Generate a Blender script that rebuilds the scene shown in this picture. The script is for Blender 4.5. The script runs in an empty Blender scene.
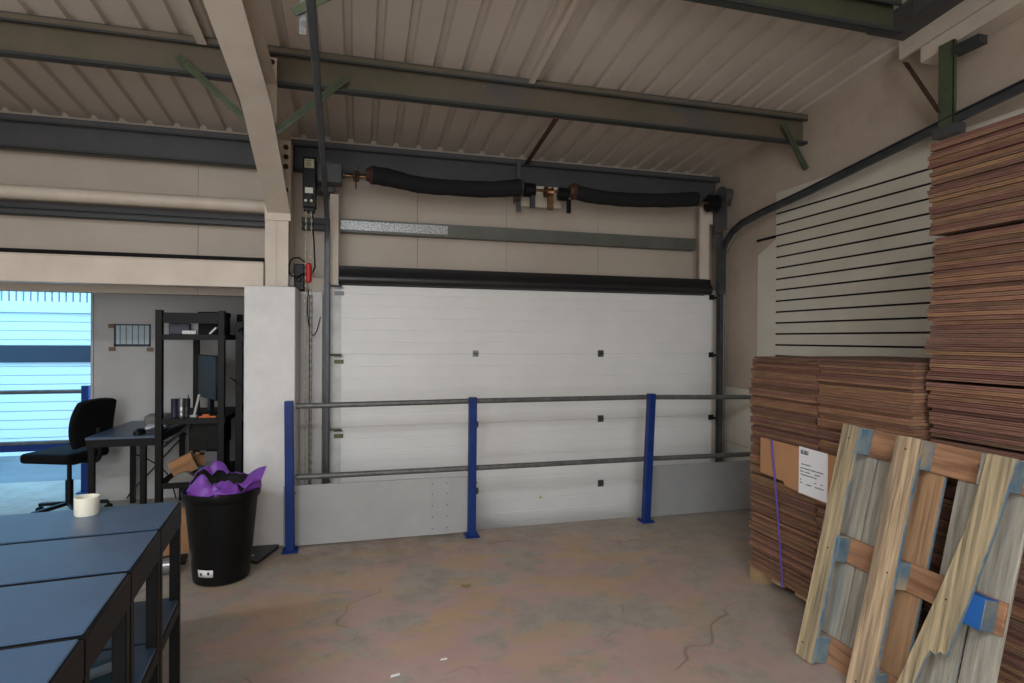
import bpy, bmesh, math, random
from mathutils import Vector, Matrix, Euler
random.seed(7)
S = bpy.context.scene
COL = S.collection
PI = math.pi
R = math.radians

# ------------------------------------------------------------------ camera
yaw, pit, rol, FPX, CAMH = R(15.016), R(-.258), R(.358), 574.34, 1.55
cy, sy, cp, sp = math.cos(yaw), math.sin(yaw), math.cos(pit), math.sin(pit)
Fw = Vector((sy*cp, cy*cp, sp)); Rt = Vector((cy, -sy, 0)); Up = Rt.cross(Fw)
R2 = Rt*math.cos(rol) + Up*math.sin(rol); U2 = -Rt*math.sin(rol) + Up*math.cos(rol)
cd = bpy.data.cameras.new('camera'); cam = bpy.data.objects.new('camera', cd); COL.objects.link(cam)
m = Matrix((R2, U2, -Fw)).transposed().to_4x4(); m.translation = (0, 0, CAMH); cam.matrix_world = m
cd.sensor_width = 36; cd.lens = FPX/1024*36; cd.clip_start = .05; cd.clip_end = 200
S.camera = cam
def at(px, py, Y):
    d = R2*((px-512)/FPX) - U2*((py-341.5)/FPX) + Fw
    return Vector((0, 0, CAMH)) + d*(Y/d.y)

# ------------------------------------------------------------------ materials
def lin(c):
    return tuple(((v/255)/12.92 if v/255 <= .04045 else ((v/255+.055)/1.055)**2.4) for v in c) + (1,)
MATS = {}
def mat(name, c, rough=.6, metal=0, c2=None, scale=4, stretch=(1, 1, 1), bump=0, bscale=60, detail=5, lo=.35, hi=.7,
        c3=None, scale3=1.2, rnd=0, spec=.5, hue=0):
    mt = bpy.data.materials.new(name); mt.use_nodes = True
    N, L = mt.node_tree.nodes, mt.node_tree.links
    b = N['Principled BSDF']; b.inputs['Roughness'].default_value = rough; b.inputs['Metallic'].default_value = metal
    b.inputs['Specular IOR Level'].default_value = spec
    b.inputs['Base Color'].default_value = lin(c)
    tc = N.new('ShaderNodeTexCoord'); mp = N.new('ShaderNodeMapping'); mp.inputs['Scale'].default_value = stretch
    L.new(tc.outputs['Object'], mp.inputs['Vector']); vec = mp.outputs['Vector']
    oi = N.new('ShaderNodeObjectInfo')
    ad = N.new('ShaderNodeVectorMath'); ad.operation = 'MULTIPLY_ADD'
    ad.inputs[1].default_value = (37, 23, 11); L.new(oi.outputs['Random'], ad.inputs[0]); L.new(vec, ad.inputs[2])
    # offset the pattern a little for every object so that copies differ
    vec = ad.outputs['Vector']
    def noise(sc, dt=5, r=.6):
        n = N.new('ShaderNodeTexNoise'); n.inputs['Scale'].default_value = sc; n.inputs['Detail'].default_value = dt
        n.inputs['Roughness'].default_value = r; L.new(vec, n.inputs['Vector']); return n
    out = None
    if c2:
        n = noise(scale, detail); rp = N.new('ShaderNodeValToRGB')
        rp.color_ramp.elements[0].position = lo; rp.color_ramp.elements[1].position = hi
        rp.color_ramp.elements[0].color = lin(c); rp.color_ramp.elements[1].color = lin(c2)
        L.new(n.outputs['Fac'], rp.inputs['Fac']); out = rp.outputs['Color']
    if c3:
        n = noise(scale3, 4); rp = N.new('ShaderNodeValToRGB'); rp.color_ramp.elements[0].position = .5; rp.color_ramp.elements[1].position = .68
        mx = N.new('ShaderNodeMix'); mx.data_type = 'RGBA'; L.new(n.outputs['Fac'], rp.inputs['Fac']); L.new(rp.outputs['Color'], mx.inputs['Factor'])
        if out: L.new(out, mx.inputs['A'])
        else: mx.inputs['A'].default_value = lin(c)
        mx.inputs['B'].default_value = lin(c3); out = mx.outputs['Result']
    if rnd or hue:
        hs = N.new('ShaderNodeHueSaturation'); ma = N.new('ShaderNodeMapRange'); ma.inputs['To Min'].default_value = 1-rnd; ma.inputs['To Max'].default_value = 1+rnd
        L.new(oi.outputs['Random'], ma.inputs['Value']); L.new(ma.outputs['Result'], hs.inputs['Value'])
        if hue:
            mh = N.new('ShaderNodeMath'); mh.operation = 'MULTIPLY'; mh.inputs[1].default_value = 7.31; L.new(oi.outputs['Random'], mh.inputs[0])
            fr = N.new('ShaderNodeMath'); fr.operation = 'FRACT'; L.new(mh.outputs[0], fr.inputs[0])
            m2 = N.new('ShaderNodeMapRange'); m2.inputs['To Min'].default_value = .5-hue; m2.inputs['To Max'].default_value = .5+hue
            L.new(fr.outputs[0], m2.inputs['Value']); L.new(m2.outputs['Result'], hs.inputs['Hue'])
        if out: L.new(out, hs.inputs['Color'])
        else: hs.inputs['Color'].default_value = lin(c)
        out = hs.outputs['Color']
    if out: L.new(out, b.inputs['Base Color'])
    if bump:
        n = noise(bscale, 6); bp = N.new('ShaderNodeBump'); bp.inputs['Strength'].default_value = bump; bp.inputs['Distance'].default_value = .01
        L.new(n.outputs['Fac'], bp.inputs['Height']); L.new(bp.outputs['Normal'], b.inputs['Normal'])
    MATS[name] = mt
    return mt

M = MATS
mat('cream_steel', (216, 203, 188), .5, c2=(206, 193, 177), scale=5, bump=.05, bscale=30)
mat('cream_clad', (202, 189, 174), .55, c2=(190, 176, 160), scale=1.2)
mat('roof_sheet', (212, 200, 188), .42, c2=(202, 189, 176), scale=.9)
mat('right_wall', (188, 173, 157), .8, c2=(179, 163, 147), scale=2.2, bump=.1, bscale=40, c3=(176, 160, 144), scale3=4)
mat('white_paint', (222, 220, 218), .6, c2=(212, 210, 208), scale=7, bump=.06, bscale=50)
mat('office_wall', (196, 194, 192), .8, c2=(184, 182, 180), scale=2)
mat('door_white', (232, 231, 228), .42, c2=(224, 223, 220), scale=1.5)
mat('door_cap', (212, 212, 208), .5, c2=(188, 188, 184), scale=9)
mat('slat_white', (212, 208, 194), .55, c2=(204, 199, 184), scale=3)
mat('purlin', (118, 104, 90), .6, metal=.1, c2=(98, 96, 74), scale=2.5, c3=(88, 91, 97), scale3=1.1, bump=.08, bscale=60)
mat('purlin_green_shaded', (88, 90, 68), .6, metal=.1, c2=(70, 74, 58), scale=2.5, c3=(66, 68, 74), scale3=1.1, bump=.08, bscale=60)  # greener steel, also darkened to carry the shade on its web
mat('lip_and_shade_steel', (58, 63, 70), .5, metal=.2, c2=(66, 70, 62), scale=5)
mat('eave_steel', (86, 86, 88), .55, metal=.1, c2=(75, 75, 78), scale=3, bump=.05)
mat('girt_grey', (112, 114, 108), .5, metal=.2, c2=(98, 100, 92), scale=4)
mat('green_steel', (86, 98, 70), .55, metal=.1, c2=(70, 78, 64), scale=9)
mat('track_steel', (80, 83, 86), .42, metal=.3, c2=(60, 62, 66), scale=7)
mat('galv', (150, 152, 152), .42, metal=.7, c2=(118, 120, 120), scale=60, detail=2, lo=.45, hi=.55)
mat('galv_spangle', (196, 198, 198), .38, metal=.4, c2=(142, 144, 144), scale=90, detail=1, lo=.45, hi=.55)
mat('rail_steel', (112, 112, 110), .45, metal=.3, c2=(86, 86, 84), scale=18)
mat('black_rubber', (30, 30, 31), .36, c2=(38, 38, 39), scale=6)
mat('black_net', (38, 38, 39), .85, bump=.7, bscale=180, spec=.22)
mat('black_plastic', (19, 19, 20), .42, c2=(25, 25, 26), scale=8, spec=.22)
mat('black_matte', (22, 21, 20), .7, c2=(30, 29, 28), scale=12, spec=.22)
mat('rack_black', (20, 19, 19), .5, c2=(15, 15, 15), scale=6, spec=.22)
mat('dark_fabric', (14, 14, 16), .9, bump=.3, bscale=250, spec=.22)
mat('bin_black', (14, 14, 15), .42, c2=(19, 19, 19), scale=5, bump=.1, bscale=14, spec=.22)
mat('bench_top', (60, 82, 108), .34, c2=(54, 74, 98), scale=5, spec=.8)
mat('blue_paint', (20, 52, 120), .45, c2=(18, 42, 100), scale=9, bump=.03, spec=.3)
mat('grey_board', (172, 171, 170), .55, c2=(160, 160, 159), scale=3)
mat('grey_board_dark', (150, 150, 150), .55, c2=(140, 140, 140), scale=3)
mat('brass', (150, 118, 80), .4, metal=.8, c2=(90, 60, 48), scale=30)
mat('rust', (96, 62, 48), .7, metal=.3, c2=(60, 46, 42), scale=20)
mat('hinge_grey', (96, 97, 98), .45, metal=.7)
mat('olive_hinge', (98, 102, 74), .5, metal=.4, c2=(76, 78, 56), scale=20)
mat('label_white', (225, 222, 208), .7)
mat('label_yellow', (196, 178, 96), .7)
mat('label_tan', (196, 188, 160), .7, c2=(160, 166, 130), scale=40)
mat('paper', (232, 232, 234), .75)
mat('ink', (46, 46, 50), .8)
mat('red', (176, 30, 32), .5)
mat('chain_steel', (176, 168, 150), .4, metal=.5)
mat('strap', (92, 74, 160), .5)
mat('kraft', (178, 132, 94), .8, c2=(170, 124, 86), scale=5, bump=.03)
mat('carton', (150, 112, 84), .85, c2=(122, 88, 66), scale=9, stretch=(1, 1, 6), rnd=.2, hue=.012, bump=.2, bscale=140)
mat('carton_red', (130, 94, 78), .85, c2=(104, 74, 62), scale=9, stretch=(1, 1, 6), rnd=.22, hue=.014, bump=.2, bscale=140)
mat('wood_grey', (172, 166, 152), .85, c2=(120, 116, 106), scale=16, stretch=(3, 3, .18), c3=(124, 140, 146), scale3=2.2, rnd=.1, bump=.25, bscale=30)
mat('wood_tan', (204, 178, 144), .85, c2=(128, 104, 80), scale=18, stretch=(3, 3, .12), lo=.4, hi=.66, c3=(126, 110, 92), scale3=5, rnd=.08, bump=.3, bscale=30)
mat('wood_olive', (188, 168, 132), .85, c2=(112, 102, 82), scale=18, stretch=(3, 3, .12), lo=.4, hi=.66, c3=(122, 112, 92), scale3=4, rnd=.06, bump=.3, bscale=30)
mat('wood_brown', (168, 126, 94), .85, c2=(118, 82, 60), scale=12, stretch=(3, .25, 3), rnd=.1, bump=.25, bscale=30)
mat('wood_brown_long', (176, 140, 104), .85, c2=(128, 96, 70), scale=14, stretch=(3, 3, .15), rnd=.1, bump=.25, bscale=30)
mat('wood_pale', (176, 150, 112), .85, c2=(140, 116, 84), scale=5, stretch=(1, 1, 1), rnd=.1, bump=.2, bscale=40)
mat('blue_wood', (70, 104, 128), .8, c2=(128, 136, 130), scale=9, c3=(156, 138, 112), scale3=5, rnd=.16, bump=.2, bscale=40)
mat('bright_blue_wood', (20, 92, 168), .6, c2=(28, 84, 150), scale=6)
mat('purple_bag', (132, 74, 176), .42, c2=(112, 58, 156), scale=5, bump=.15, bscale=14)
mat('green_bottle', (58, 104, 44), .3, c2=(80, 120, 60), scale=14)
mat('silver', (188, 188, 190), .3, metal=.8, c2=(140, 140, 142), scale=12, stretch=(1, 1, .2))
mat('steel_dark', (60, 60, 64), .35, metal=.6)
mat('mug_white', (226, 222, 206), .5, c2=(214, 208, 190), scale=14)
mat('tape_brown', (120, 96, 66), .6)
mat('poster', (186, 204, 208), .6, c2=(168, 192, 200), scale=20)
mat('navy', (34, 38, 60), .5)
mat('teal_plastic', (52, 88, 104), .5)
mat('pc_grey', (92, 90, 96), .5, c2=(80, 78, 84), scale=7)
mat('grey_cloth', (128, 128, 122), .7, c2=(108, 108, 102), scale=14, bump=.2)
mat('leafbrown', (150, 120, 70), .8)
mat('out_clad', (226, 230, 234), .6)
mat('out_band', (20, 28, 48), .5)
mat('out_ground', (120, 122, 126), .9, c2=(104, 106, 110), scale=2)
mat('concrete_edge', (120, 110, 100), .9, c2=(98, 90, 82), scale=8)
mat('orange', (206, 110, 50), .6)

def glossy_screen():
    mt = mat('screen', (8, 8, 10), .45, spec=.25)
glossy_screen()

def floor_mat():
    mt = bpy.data.materials.new('concrete_floor'); mt.use_nodes = True
    N, L = mt.node_tree.nodes, mt.node_tree.links; b = N['Principled BSDF']; b.inputs['Roughness'].default_value = .55
    tc = N.new('ShaderNodeTexCoord'); V = tc.outputs['Object']
    def noise(sc, dt=6, r=.6, st=None, off=None):
        n = N.new('ShaderNodeTexNoise'); n.inputs['Scale'].default_value = sc; n.inputs['Detail'].default_value = dt; n.inputs['Roughness'].default_value = r
        if st or off:
            mp = N.new('ShaderNodeMapping'); mp.inputs['Scale'].default_value = st or (1, 1, 1); mp.inputs['Location'].default_value = off or (0, 0, 0)
            L.new(V, mp.inputs['Vector']); L.new(mp.outputs['Vector'], n.inputs['Vector'])
        else: L.new(V, n.inputs['Vector'])
        return n.outputs['Fac']
    def ramp(f, a, c, p0=0., p1=1.):
        r = N.new('ShaderNodeValToRGB'); r.color_ramp.elements[0].position = a; r.color_ramp.elements[1].position = c
        r.color_ramp.elements[0].color = (p0,)*3+(1,); r.color_ramp.elements[1].color = (p1,)*3+(1,); L.new(f, r.inputs['Fac']); return r.outputs['Color']
    def mix(f, A, B):
        x = N.new('ShaderNodeMix'); x.data_type = 'RGBA'
        if isinstance(f, float): x.inputs['Factor'].default_value = f
        else: L.new(f, x.inputs['Factor'])
        for k, v in (('A', A), ('B', B)):
            if isinstance(v, tuple): x.inputs[k].default_value = lin(v)
            else: L.new(v, x.inputs[k])
        return x.outputs['Result']
    def mul(a, c):
        x = N.new('ShaderNodeMath'); x.operation = 'MULTIPLY'
        for i, v in enumerate((a, c)):
            if isinstance(v, float): x.inputs[i].default_value = v
            else: L.new(v, x.inputs[i])
        return x.outputs[0]
    def spot(x, y, r0, r1, sx=1.):
        mp = N.new('ShaderNodeMapping'); mp.vector_type = 'POINT'; mp.inputs['Location'].default_value = (-x*sx, -y, 0); mp.inputs['Scale'].default_value = (sx, 1, 1)
        L.new(V, mp.inputs['Vector']); ln = N.new('ShaderNodeVectorMath'); ln.operation = 'LENGTH'; L.new(mp.outputs['Vector'], ln.inputs[0])
        mr = N.new('ShaderNodeMapRange'); mr.inputs['From Min'].default_value = r1; mr.inputs['From Max'].default_value = r0; L.new(ln.outputs['Value'], mr.inputs['Value'])
        return mr.outputs['Result']
    base = mix(ramp(noise(1.3), .35, .7), (166, 157, 146), (154, 145, 134))
    base = mix(ramp(noise(9, 8, .7), .45, .75), base, (140, 130, 119))
    base = mix(mul(ramp(noise(40, 4), .62, .7), .35), base, (104, 92, 80))
    pink = mul(ramp(noise(2.2, 8, .68, (1, 1.3, 1), (3, 1, 0)), .47, .51), spot(1.1, 3.3, .8, 2.1, .7))
    base = mix(mul(pink, .7), base, (182, 146, 140))
    och = mul(ramp(noise(1.7, 8, .66, (1, 1.7, 1), (9, 4, 0)), .5, .54), spot(1.2, 3.85, .7, 1.7, .65))
    base = mix(mul(och, .65), base, (182, 150, 108))
    gry = mul(ramp(noise(2.6, 7, .65, (1, 1.5, 1), (2, 8, 0)), .52, .62), spot(1.1, 3.7, .6, 2.2, .7))
    base = mix(mul(gry, .35), base, (144, 136, 126))
    edge = mul(ramp(noise(5, 7, .7, None, (5, 5, 0)), .4, .62), spot(.6, 4.9, .5, 1.0, .35))
    base = mix(mul(edge, .85), base, (104, 92, 78))
    # hairline scratches
    w = N.new('ShaderNodeTexVoronoi'); w.feature = 'DISTANCE_TO_EDGE'; w.inputs['Scale'].default_value = .85
    nz = N.new('ShaderNodeTexNoise'); nz.inputs['Scale'].default_value = 2.; L.new(V, nz.inputs['Vector'])
    av = N.new('ShaderNodeVectorMath'); av.operation = 'MULTIPLY_ADD'; av.inputs[1].default_value = (.7, .7, 0)
    L.new(nz.outputs['Color'], av.inputs[0]); L.new(V, av.inputs[2]); L.new(av.outputs['Vector'], w.inputs['Vector'])
    cr = mul(ramp(w.outputs['Distance'], .002, .006, 1., 0.), ramp(noise(1.7, 3, .5, None, (7, 2, 0)), .5, .6))
    base = mix(mul(cr, .6), base, (96, 80, 70))
    L.new(base, b.inputs['Base Color'])
    L.new(ramp(noise(3, 5), .3, .7, .45, .68), b.inputs['Roughness'])
    bp = N.new('ShaderNodeBump'); bp.inputs['Strength'].default_value = .15; bp.inputs['Distance'].default_value = .01
    L.new(noise(25, 8, .7), bp.inputs['Height']); L.new(bp.outputs['Normal'], b.inputs['Normal'])
    M['floor'] = mt
floor_mat()

# ------------------------------------------------------------------ mesh helpers
class G:
    """collects shapes of one part"""
    def __init__(s): s.bm = bmesh.new()
    def box(s, x0, x1, y0, y1, z0, z1):
        return s.obox(((x0+x1)/2, (y0+y1)/2, (z0+z1)/2), (abs(x1-x0), abs(y1-y0), abs(z1-z0)))
    def obox(s, c, size, rot=None):
        mt = Matrix.Translation(c)
        if rot is not None: mt = mt @ (rot.to_4x4() if hasattr(rot, 'to_4x4') else Euler(rot).to_matrix().to_4x4())
        bmesh.ops.create_cube(s.bm, size=1, matrix=mt @ Matrix.Diagonal((*size, 1))); return s
    def bar(s, a, b, w, h, up=(0, 0, 1)):
        """rectangular bar from a to b: w sideways, h along up"""
        a, b = Vector(a), Vector(b); d = (b-a); L = d.length; d.normalize()
        x = d.cross(Vector(up)); x = x.normalized() if x.length > 1e-5 else Vector((1, 0, 0)); z = x.cross(d)
        rm = Matrix((x, d, z)).transposed(); return s.obox((a+b)/2, (w, L, h), rm)
    def prism(s, poly, axis, lo, hi):
        """polygon extruded along an axis; poly holds the two other coordinates in xyz order"""
        def P(q, t):
            v = list(q); v.insert(axis, t); return s.bm.verts.new(v)
        A = [P(q, lo) for q in poly]; B = [P(q, hi) for q in poly]; n = len(A)
        s.bm.faces.new(A); s.bm.faces.new(B[::-1])
        for i in range(n): s.bm.faces.new((A[i], B[i], B[(i+1) % n], A[(i+1) % n]))
        return s
    def tube(s, pts, r, n=12, cap=True, closed=False):
        pts = [Vector(p) for p in pts]; rr = r if isinstance(r, (list, tuple)) else [r]*len(pts)
        rings = []; u = None; N = len(pts)
        for i, p in enumerate(pts):
            if closed: t = pts[(i+1) % N]-pts[i-1]
            else: t = pts[min(i+1, N-1)]-pts[max(i-1, 0)]
            t.normalize()
            if u is None: u = t.orthogonal().normalized()
            else:
                u = u - t*u.dot(t); u.normalize()
            v = t.cross(u)
            rings.append([s.bm.verts.new(p + (u*math.cos(a)+v*math.sin(a))*rr[i]) for a in [2*PI*k/n for k in range(n)]])
        for i in range(N-1 if not closed else N):
            A, B = rings[i], rings[(i+1) % N]
            for k in range(n): s.bm.faces.new((A[k], A[(k+1) % n], B[(k+1) % n], B[k]))
        if cap and not closed:
            s.bm.faces.new(rings[0][::-1]); s.bm.faces.new(rings[-1])
        return s
    def lathe(s, prof, c=(0, 0, 0), n=32, axis='z'):
        rings = []
        for r, z in prof:
            ring = []
            for k in range(n):
                a = 2*PI*k/n; p = (r*math.cos(a), r*math.sin(a), z)
                if axis == 'x': p = (p[2], p[0], p[1])
                if axis == 'y': p = (p[1], p[2], p[0])
                ring.append(s.bm.verts.new(Vector(p)+Vector(c)))
            rings.append(ring)
        for A, B in zip(rings, rings[1:]):
            for k in range(n): s.bm.faces.new((A[k], A[(k+1) % n], B[(k+1) % n], B[k]))
        if prof[0][0] > 1e-5: s.bm.faces.new(rings[0][::-1])
        if prof[-1][0] > 1e-5: s.bm.faces.new(rings[-1])
        return s
    def grid(s, fn, nu, nv, thick=0):
        V = [[s.bm.verts.new(fn(i/nu, j/nv)) for j in range(nv+1)] for i in range(nu+1)]
        for i in range(nu):
            for j in range(nv): s.bm.faces.new((V[i][j], V[i+1][j], V[i+1][j+1], V[i][j+1]))
        return s
    def xf(s, mt):
        bmesh.ops.transform(s.bm, matrix=mt, verts=s.bm.verts); return s

def tag(o, label=None, cat=None, group=None, kind=None):
    for k, v in (('label', label), ('category', cat), ('group', group), ('kind', kind)):
        if v: o[k] = v
    return o
def obj(name, g, m, parent=None, bev=0, smooth=35, local=False, loc=None, rot=None, label=None, segs=1, solid=0):
    bmesh.ops.recalc_face_normals(g.bm, faces=g.bm.faces)
    me = bpy.data.meshes.new(name)
    o = bpy.data.objects.new(name, me); COL.objects.link(o)
    if parent is not None:
        o.parent = parent
        if not local:   # geometry given in world coordinates
            p, chain = parent, Matrix.Identity(4)
            while p is not None: chain = p.matrix_basis @ chain; p = p.parent
            g.xf(chain.inverted())
    elif loc is None and not local:
        # put the origin at the thing's base
        vs = [v.co for v in g.bm.verts]
        lo = [min(v[i] for v in vs) for i in range(3)]; hi = [max(v[i] for v in vs) for i in range(3)]
        c = Vector(((lo[0]+hi[0])/2, (lo[1]+hi[1])/2, lo[2])); g.xf(Matrix.Translation(-c)); o.location = c
    if loc is not None: o.location = loc
    if rot is not None: o.rotation_euler = rot
    g.bm.to_mesh(me); g.bm.free(); me.materials.append(M[m])
    if smooth:
        for p in me.polygons: p.use_smooth = True
        me.set_sharp_from_angle(angle=R(smooth))
    if solid:
        sm = o.modifiers.new('solid', 'SOLIDIFY'); sm.thickness = solid; sm.offset = 0
    if bev:
        b = o.modifiers.new('bevel', 'BEVEL'); b.width = bev; b.segments = segs; b.limit_method = 'ANGLE'; b.angle_limit = R(50); b.harden_normals = False
    if label: o['label'] = label
    return o
def thing(name, label, cat, loc=(0, 0, 0), rot=(0, 0, 0), group=None, kind=None):
    o = bpy.data.objects.new(name, None); COL.objects.link(o); o.empty_display_size = .1
    o.location = loc; o.rotation_euler = rot
    return tag(o, label, cat, group, kind)
def struct(name, g, m, label, cat='room', **k):
    return tag(obj(name, g, m, **k), label, cat, kind='structure')
def one(name, g, m, label, cat, group=None, **k):
    return tag(obj(name, g, m, **k), label, cat, group)
def dup(root, loc, rot=None, label=None, group=None):
    r = root.copy(); COL.objects.link(r); r.location = loc
    if rot is not None: r.rotation_euler = rot
    tag(r, label, None, group)
    for ch in list(root.children):
        c = ch.copy(); COL.objects.link(c); c.parent = r
        for gch in list(ch.children):
            d = gch.copy(); COL.objects.link(d); d.parent = c
    return r
def arc(p, q, bulge, n=10):
    p, q, bulge = Vector(p), Vector(q), Vector(bulge)
    return [p.lerp(q, i/n)+bulge*(4*(i/n)*(1-i/n)) for i in range(n+1)]
def smoothpath(P, n=6):
    P = [Vector(p) for p in P]; out = []
    for i in range(len(P)-1):
        a = P[max(i-1, 0)]; b = P[i]; c = P[i+1]; d = P[min(i+2, len(P)-1)]
        for k in range(n):
            t = k/n
            out.append(.5*((2*b)+(c-a)*t+(2*a-5*b+4*c-d)*t*t+(3*b-a-3*c+d)*t**3))
    out.append(P[-1]); return out

# ------------------------------------------------------------------ the setting
XL, XR, YB, YR = -4.5, 3.6, 5.3, -4.8
EDGE = 4.57
def zr(Y): return 3.43-.114*(Y-4.0)      # underside of the roof sheets

g = G(); g.box(XL-.2, XR+.2, YR-.2, EDGE, -.6, 0)
struct('floor', g, 'floor', 'worn concrete floor with pink and ochre stains before the loading door', 'floor')
g = G(); g.box(XL-.2, -.5, EDGE, 6.3, -.6, 0); g.box(XL-.2, -2.2, 6.3, 7.2, -.6, 0)
struct('floor_alcove', g, 'floor', 'concrete floor of the office alcove behind the white boxed column', 'floor')
g = G(); g.box(-.5, XR+.2, EDGE, 5.45, -.6, -.42)
struct('floor_pit', g, 'concrete_edge', 'low concrete dock sill just below the sectional door', 'floor')

# corrugated roof
def roof():
    prof = []; pitch = .197; x = -.07-.197*24
    while x < XR+.1:
        for dx, dz in ((-.030, 0), (-.018, .032), (.018, .032), (.030, 0)): prof.append((x+dx, dz))
        x += pitch
    prof = [(max(XL-.1, min(XR+.1, a)), b) for a, b in prof if XL-.15 < a < XR+.15]
    g = G(); ya, yb = YR-.3, YB+.15
    A = [g.bm.verts.new((a, ya, zr(ya)+b)) for a, b in prof]; B = [g.bm.verts.new((a, yb, zr(yb)+b)) for a, b in prof]
    A2 = [g.bm.verts.new((a, ya, zr(ya)+b+.03)) for a, b in prof]; B2 = [g.bm.verts.new((a, yb, zr(yb)+b+.03)) for a, b in prof]
    for i in range(len(prof)-1):
        g.bm.faces.new((A[i], B[i], B[i+1], A[i+1])); g.bm.faces.new((A2[i], A2[i+1], B2[i+1], B2[i]))
    return g
struct('ceiling', roof(), 'roof_sheet', 'cream ribbed roof sheets sloping down towards the loading door', 'ceiling', smooth=20)

# back cladding above the door, in three sheets with joints
g = G()
xs = [XL, -3.1, -1.29, 0.52, 1.36, 2.3, XR]
for a, b in zip(xs, xs[1:]): g.box(a+.0015, b-.0015, YB, YB+.08, 1.9, 3.42)
g.box(XL, XR, YB+.06, YB+.1, 1.9, 3.42)
struct('wall_back', g, 'cream_clad', 'cream cladding panels above the sectional door behind the dark girts', 'wall')
g = G(); g.box(XR, XR+.12, YR-.2, YB+.15, -.5, 4.6)
struct('wall_right', g, 'right_wall', 'scuffed tan side wall behind the slatwall and the cardboard', 'wall')
g = G(); g.box(XL-.12, XL, YR-.2, 6.3, -.1, 4.6)
struct('wall_left', g, 'right_wall', 'tan side wall beyond the benches', 'wall')
g = G(); g.box(XL, XR, YR-.12, YR, -.1, 4.6)
struct('wall_rear', g, 'right_wall', 'tan end wall facing the loading door', 'wall')
g = G(); g.box(-.43, -.14, 5.07, 5.3, -.5, 2.0); g.box(3.36, XR, 5.07, 5.3, -.5, 2.0); g.box(-.45, XR, 5.066, YB+.09, 1.99, 2.05); g.box(-.45, XR, 5.25, 5.3, -.5, 2.0)  # last box is an unseen wall added to block light leaks
struct('wall_door_surround', g, 'cream_clad', 'cream surround closing the gaps around the sectional door', 'wall')
# office alcove
g = G(); g.box(-2.405, -.45, 6.2, 6.3, -.1, 2.1); g.box(XL, -3.9, 6.2, 6.3, -.1, 2.1)
struct('wall_office', g, 'office_wall', 'pale grey office wall with a taped poster behind the black rack', 'wall')
g = G(); g.box(-.5, -.42, 5.02, 6.25, -.5, 1.93)
struct('wall_alcove', g, 'office_wall', 'pale side wall of the alcove behind the white boxed column', 'wall')
g = G(); g.box(XL, -.5, 4.9, 6.3, 1.965, 2.06); g.box(-.5, -.42, 5.3, 6.3, 1.925, 2.06)
struct('ceiling_alcove', g, 'office_wall', 'low pale ceiling over the office alcove', 'ceiling')
g = G(); g.box(-2.405, -2.385, 6.185, 6.2, 0, 1.965)
struct('trim_1', g, 'office_wall', 'thin pale edge strip beside the bright doorway opening', 'trim')

# outside
g = G(); g.box(-14, 6, 6.31, 24, -.3, -.12)
struct('ground', g, 'out_ground', 'outdoor yard seen through the doorway beyond the black chair', 'ground')
bd = thing('neighbouring_building', 'sunlit white slatted building seen through the doorway beyond the black chair', 'building', (-5, 9.5, -.12))
g = G(); n = 0; z = -.12
while z < 1.86:
    g.box(-9, -1.5, 9.5, 9.53, z, z+.112); z += .125
obj('slatted_wall', g, 'out_clad', bd)
g = G(); g.box(-9, -1.5, 9.53, 9.8, -.12, 1.9)
obj('core_wall', g, 'out_clad', bd)
g = G(); g.box(-9, -1.5, 9.46, 9.52, 1.18, 1.42)
obj('dark_band', g, 'out_band', bd)
g = G(); g.box(-9, -1.5, 9.45, 9.8, 1.88, 2.03)
obj('cornice', g, 'out_clad', bd)
g = G(); x = -9
while x < -1.5:
    g.box(x, x+.06, 9.5, 9.8, 2.03, 3.4); x += .085
obj('ribbed_wall', g, 'out_clad', bd)

# ------------------------------------------------------------------ steelwork
def c_channel(y, z0, z1, x0, x1, dep=.06, lip=.028, t=.005):
    """C channel along X, open side towards -Y, lips on both flanges"""
    w = G(); w.box(x0, x1, y+dep-t, y+dep, z0, z1)
    f = G(); f.box(x0, x1, y, y+dep-t, z1-t, z1); f.box(x0, x1, y, y+dep-t, z0, z0+t)
    w.box(x0, x1, y, y+t, z1-lip*1.3, z1-t); f.box(x0, x1, y-.002, y+t+.004, z1-lip*1.8, z1-lip*1.3); f.box(x0, x1, y, y+t, z0, z0+lip*.75)  # dark strip below the top lip paints its shadow line
    return w, f
def channel(name, label, y, z0, z1, x0, x1, mw, mf, **k):
    t = thing(name, label, 'beam', ((x0+x1)/2, y, z0), kind='structure')
    w, f = c_channel(y, z0, z1, x0, x1, **k)
    obj('web', w, mw, t); obj('flange', f, mf, t)
    return t
pu = channel('roof_purlin', 'long rusty brown purlin under the roof carrying the green braces', 3.98, 3.185, zr(4.0)-.004, XL, XR, 'purlin', 'lip_and_shade_steel')
g = G()
for x in (.16, .87, 2.0): g.lathe([(.007, 0), (.007, .006)], (x, 4.03, 3.36), 8, 'y')
obj('bolt', g, 'galv', pu)
channel('roof_purlin', 'green stained purlin coloured in shade high above the slatwall beside the cream rafter', 2.68, zr(2.68)-.215, zr(2.7)-.005, XL, 3.08, 'purlin_green_shaded', 'lip_and_shade_steel')
channel('eaves_beam', 'dark grey eaves beam along the wall top behind the spring shaft', 5.12, 2.955, 3.21, XL, 3.56, 'eave_steel', 'lip_and_shade_steel', dep=.08)
channel('wall_girt', 'dark wall girt behind the round cream duct beside the cream column', 5.2, 2.475, 2.578, XL, -.76, 'eave_steel', 'lip_and_shade_steel')
channel('wall_girt', 'dark wall girt between the cream column and the door post', 5.2, 2.475, 2.578, -.47, -.24, 'eave_steel', 'lip_and_shade_steel')
g = G(); g.box(-.15, 3.33, 5.19, 5.29, 2.47, 2.585); 
gt = one('wall_girt', g, 'girt_grey', 'long grey girt across the cladding above the door with a shiny end', 'beam'); gt['kind'] = 'structure'
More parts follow.
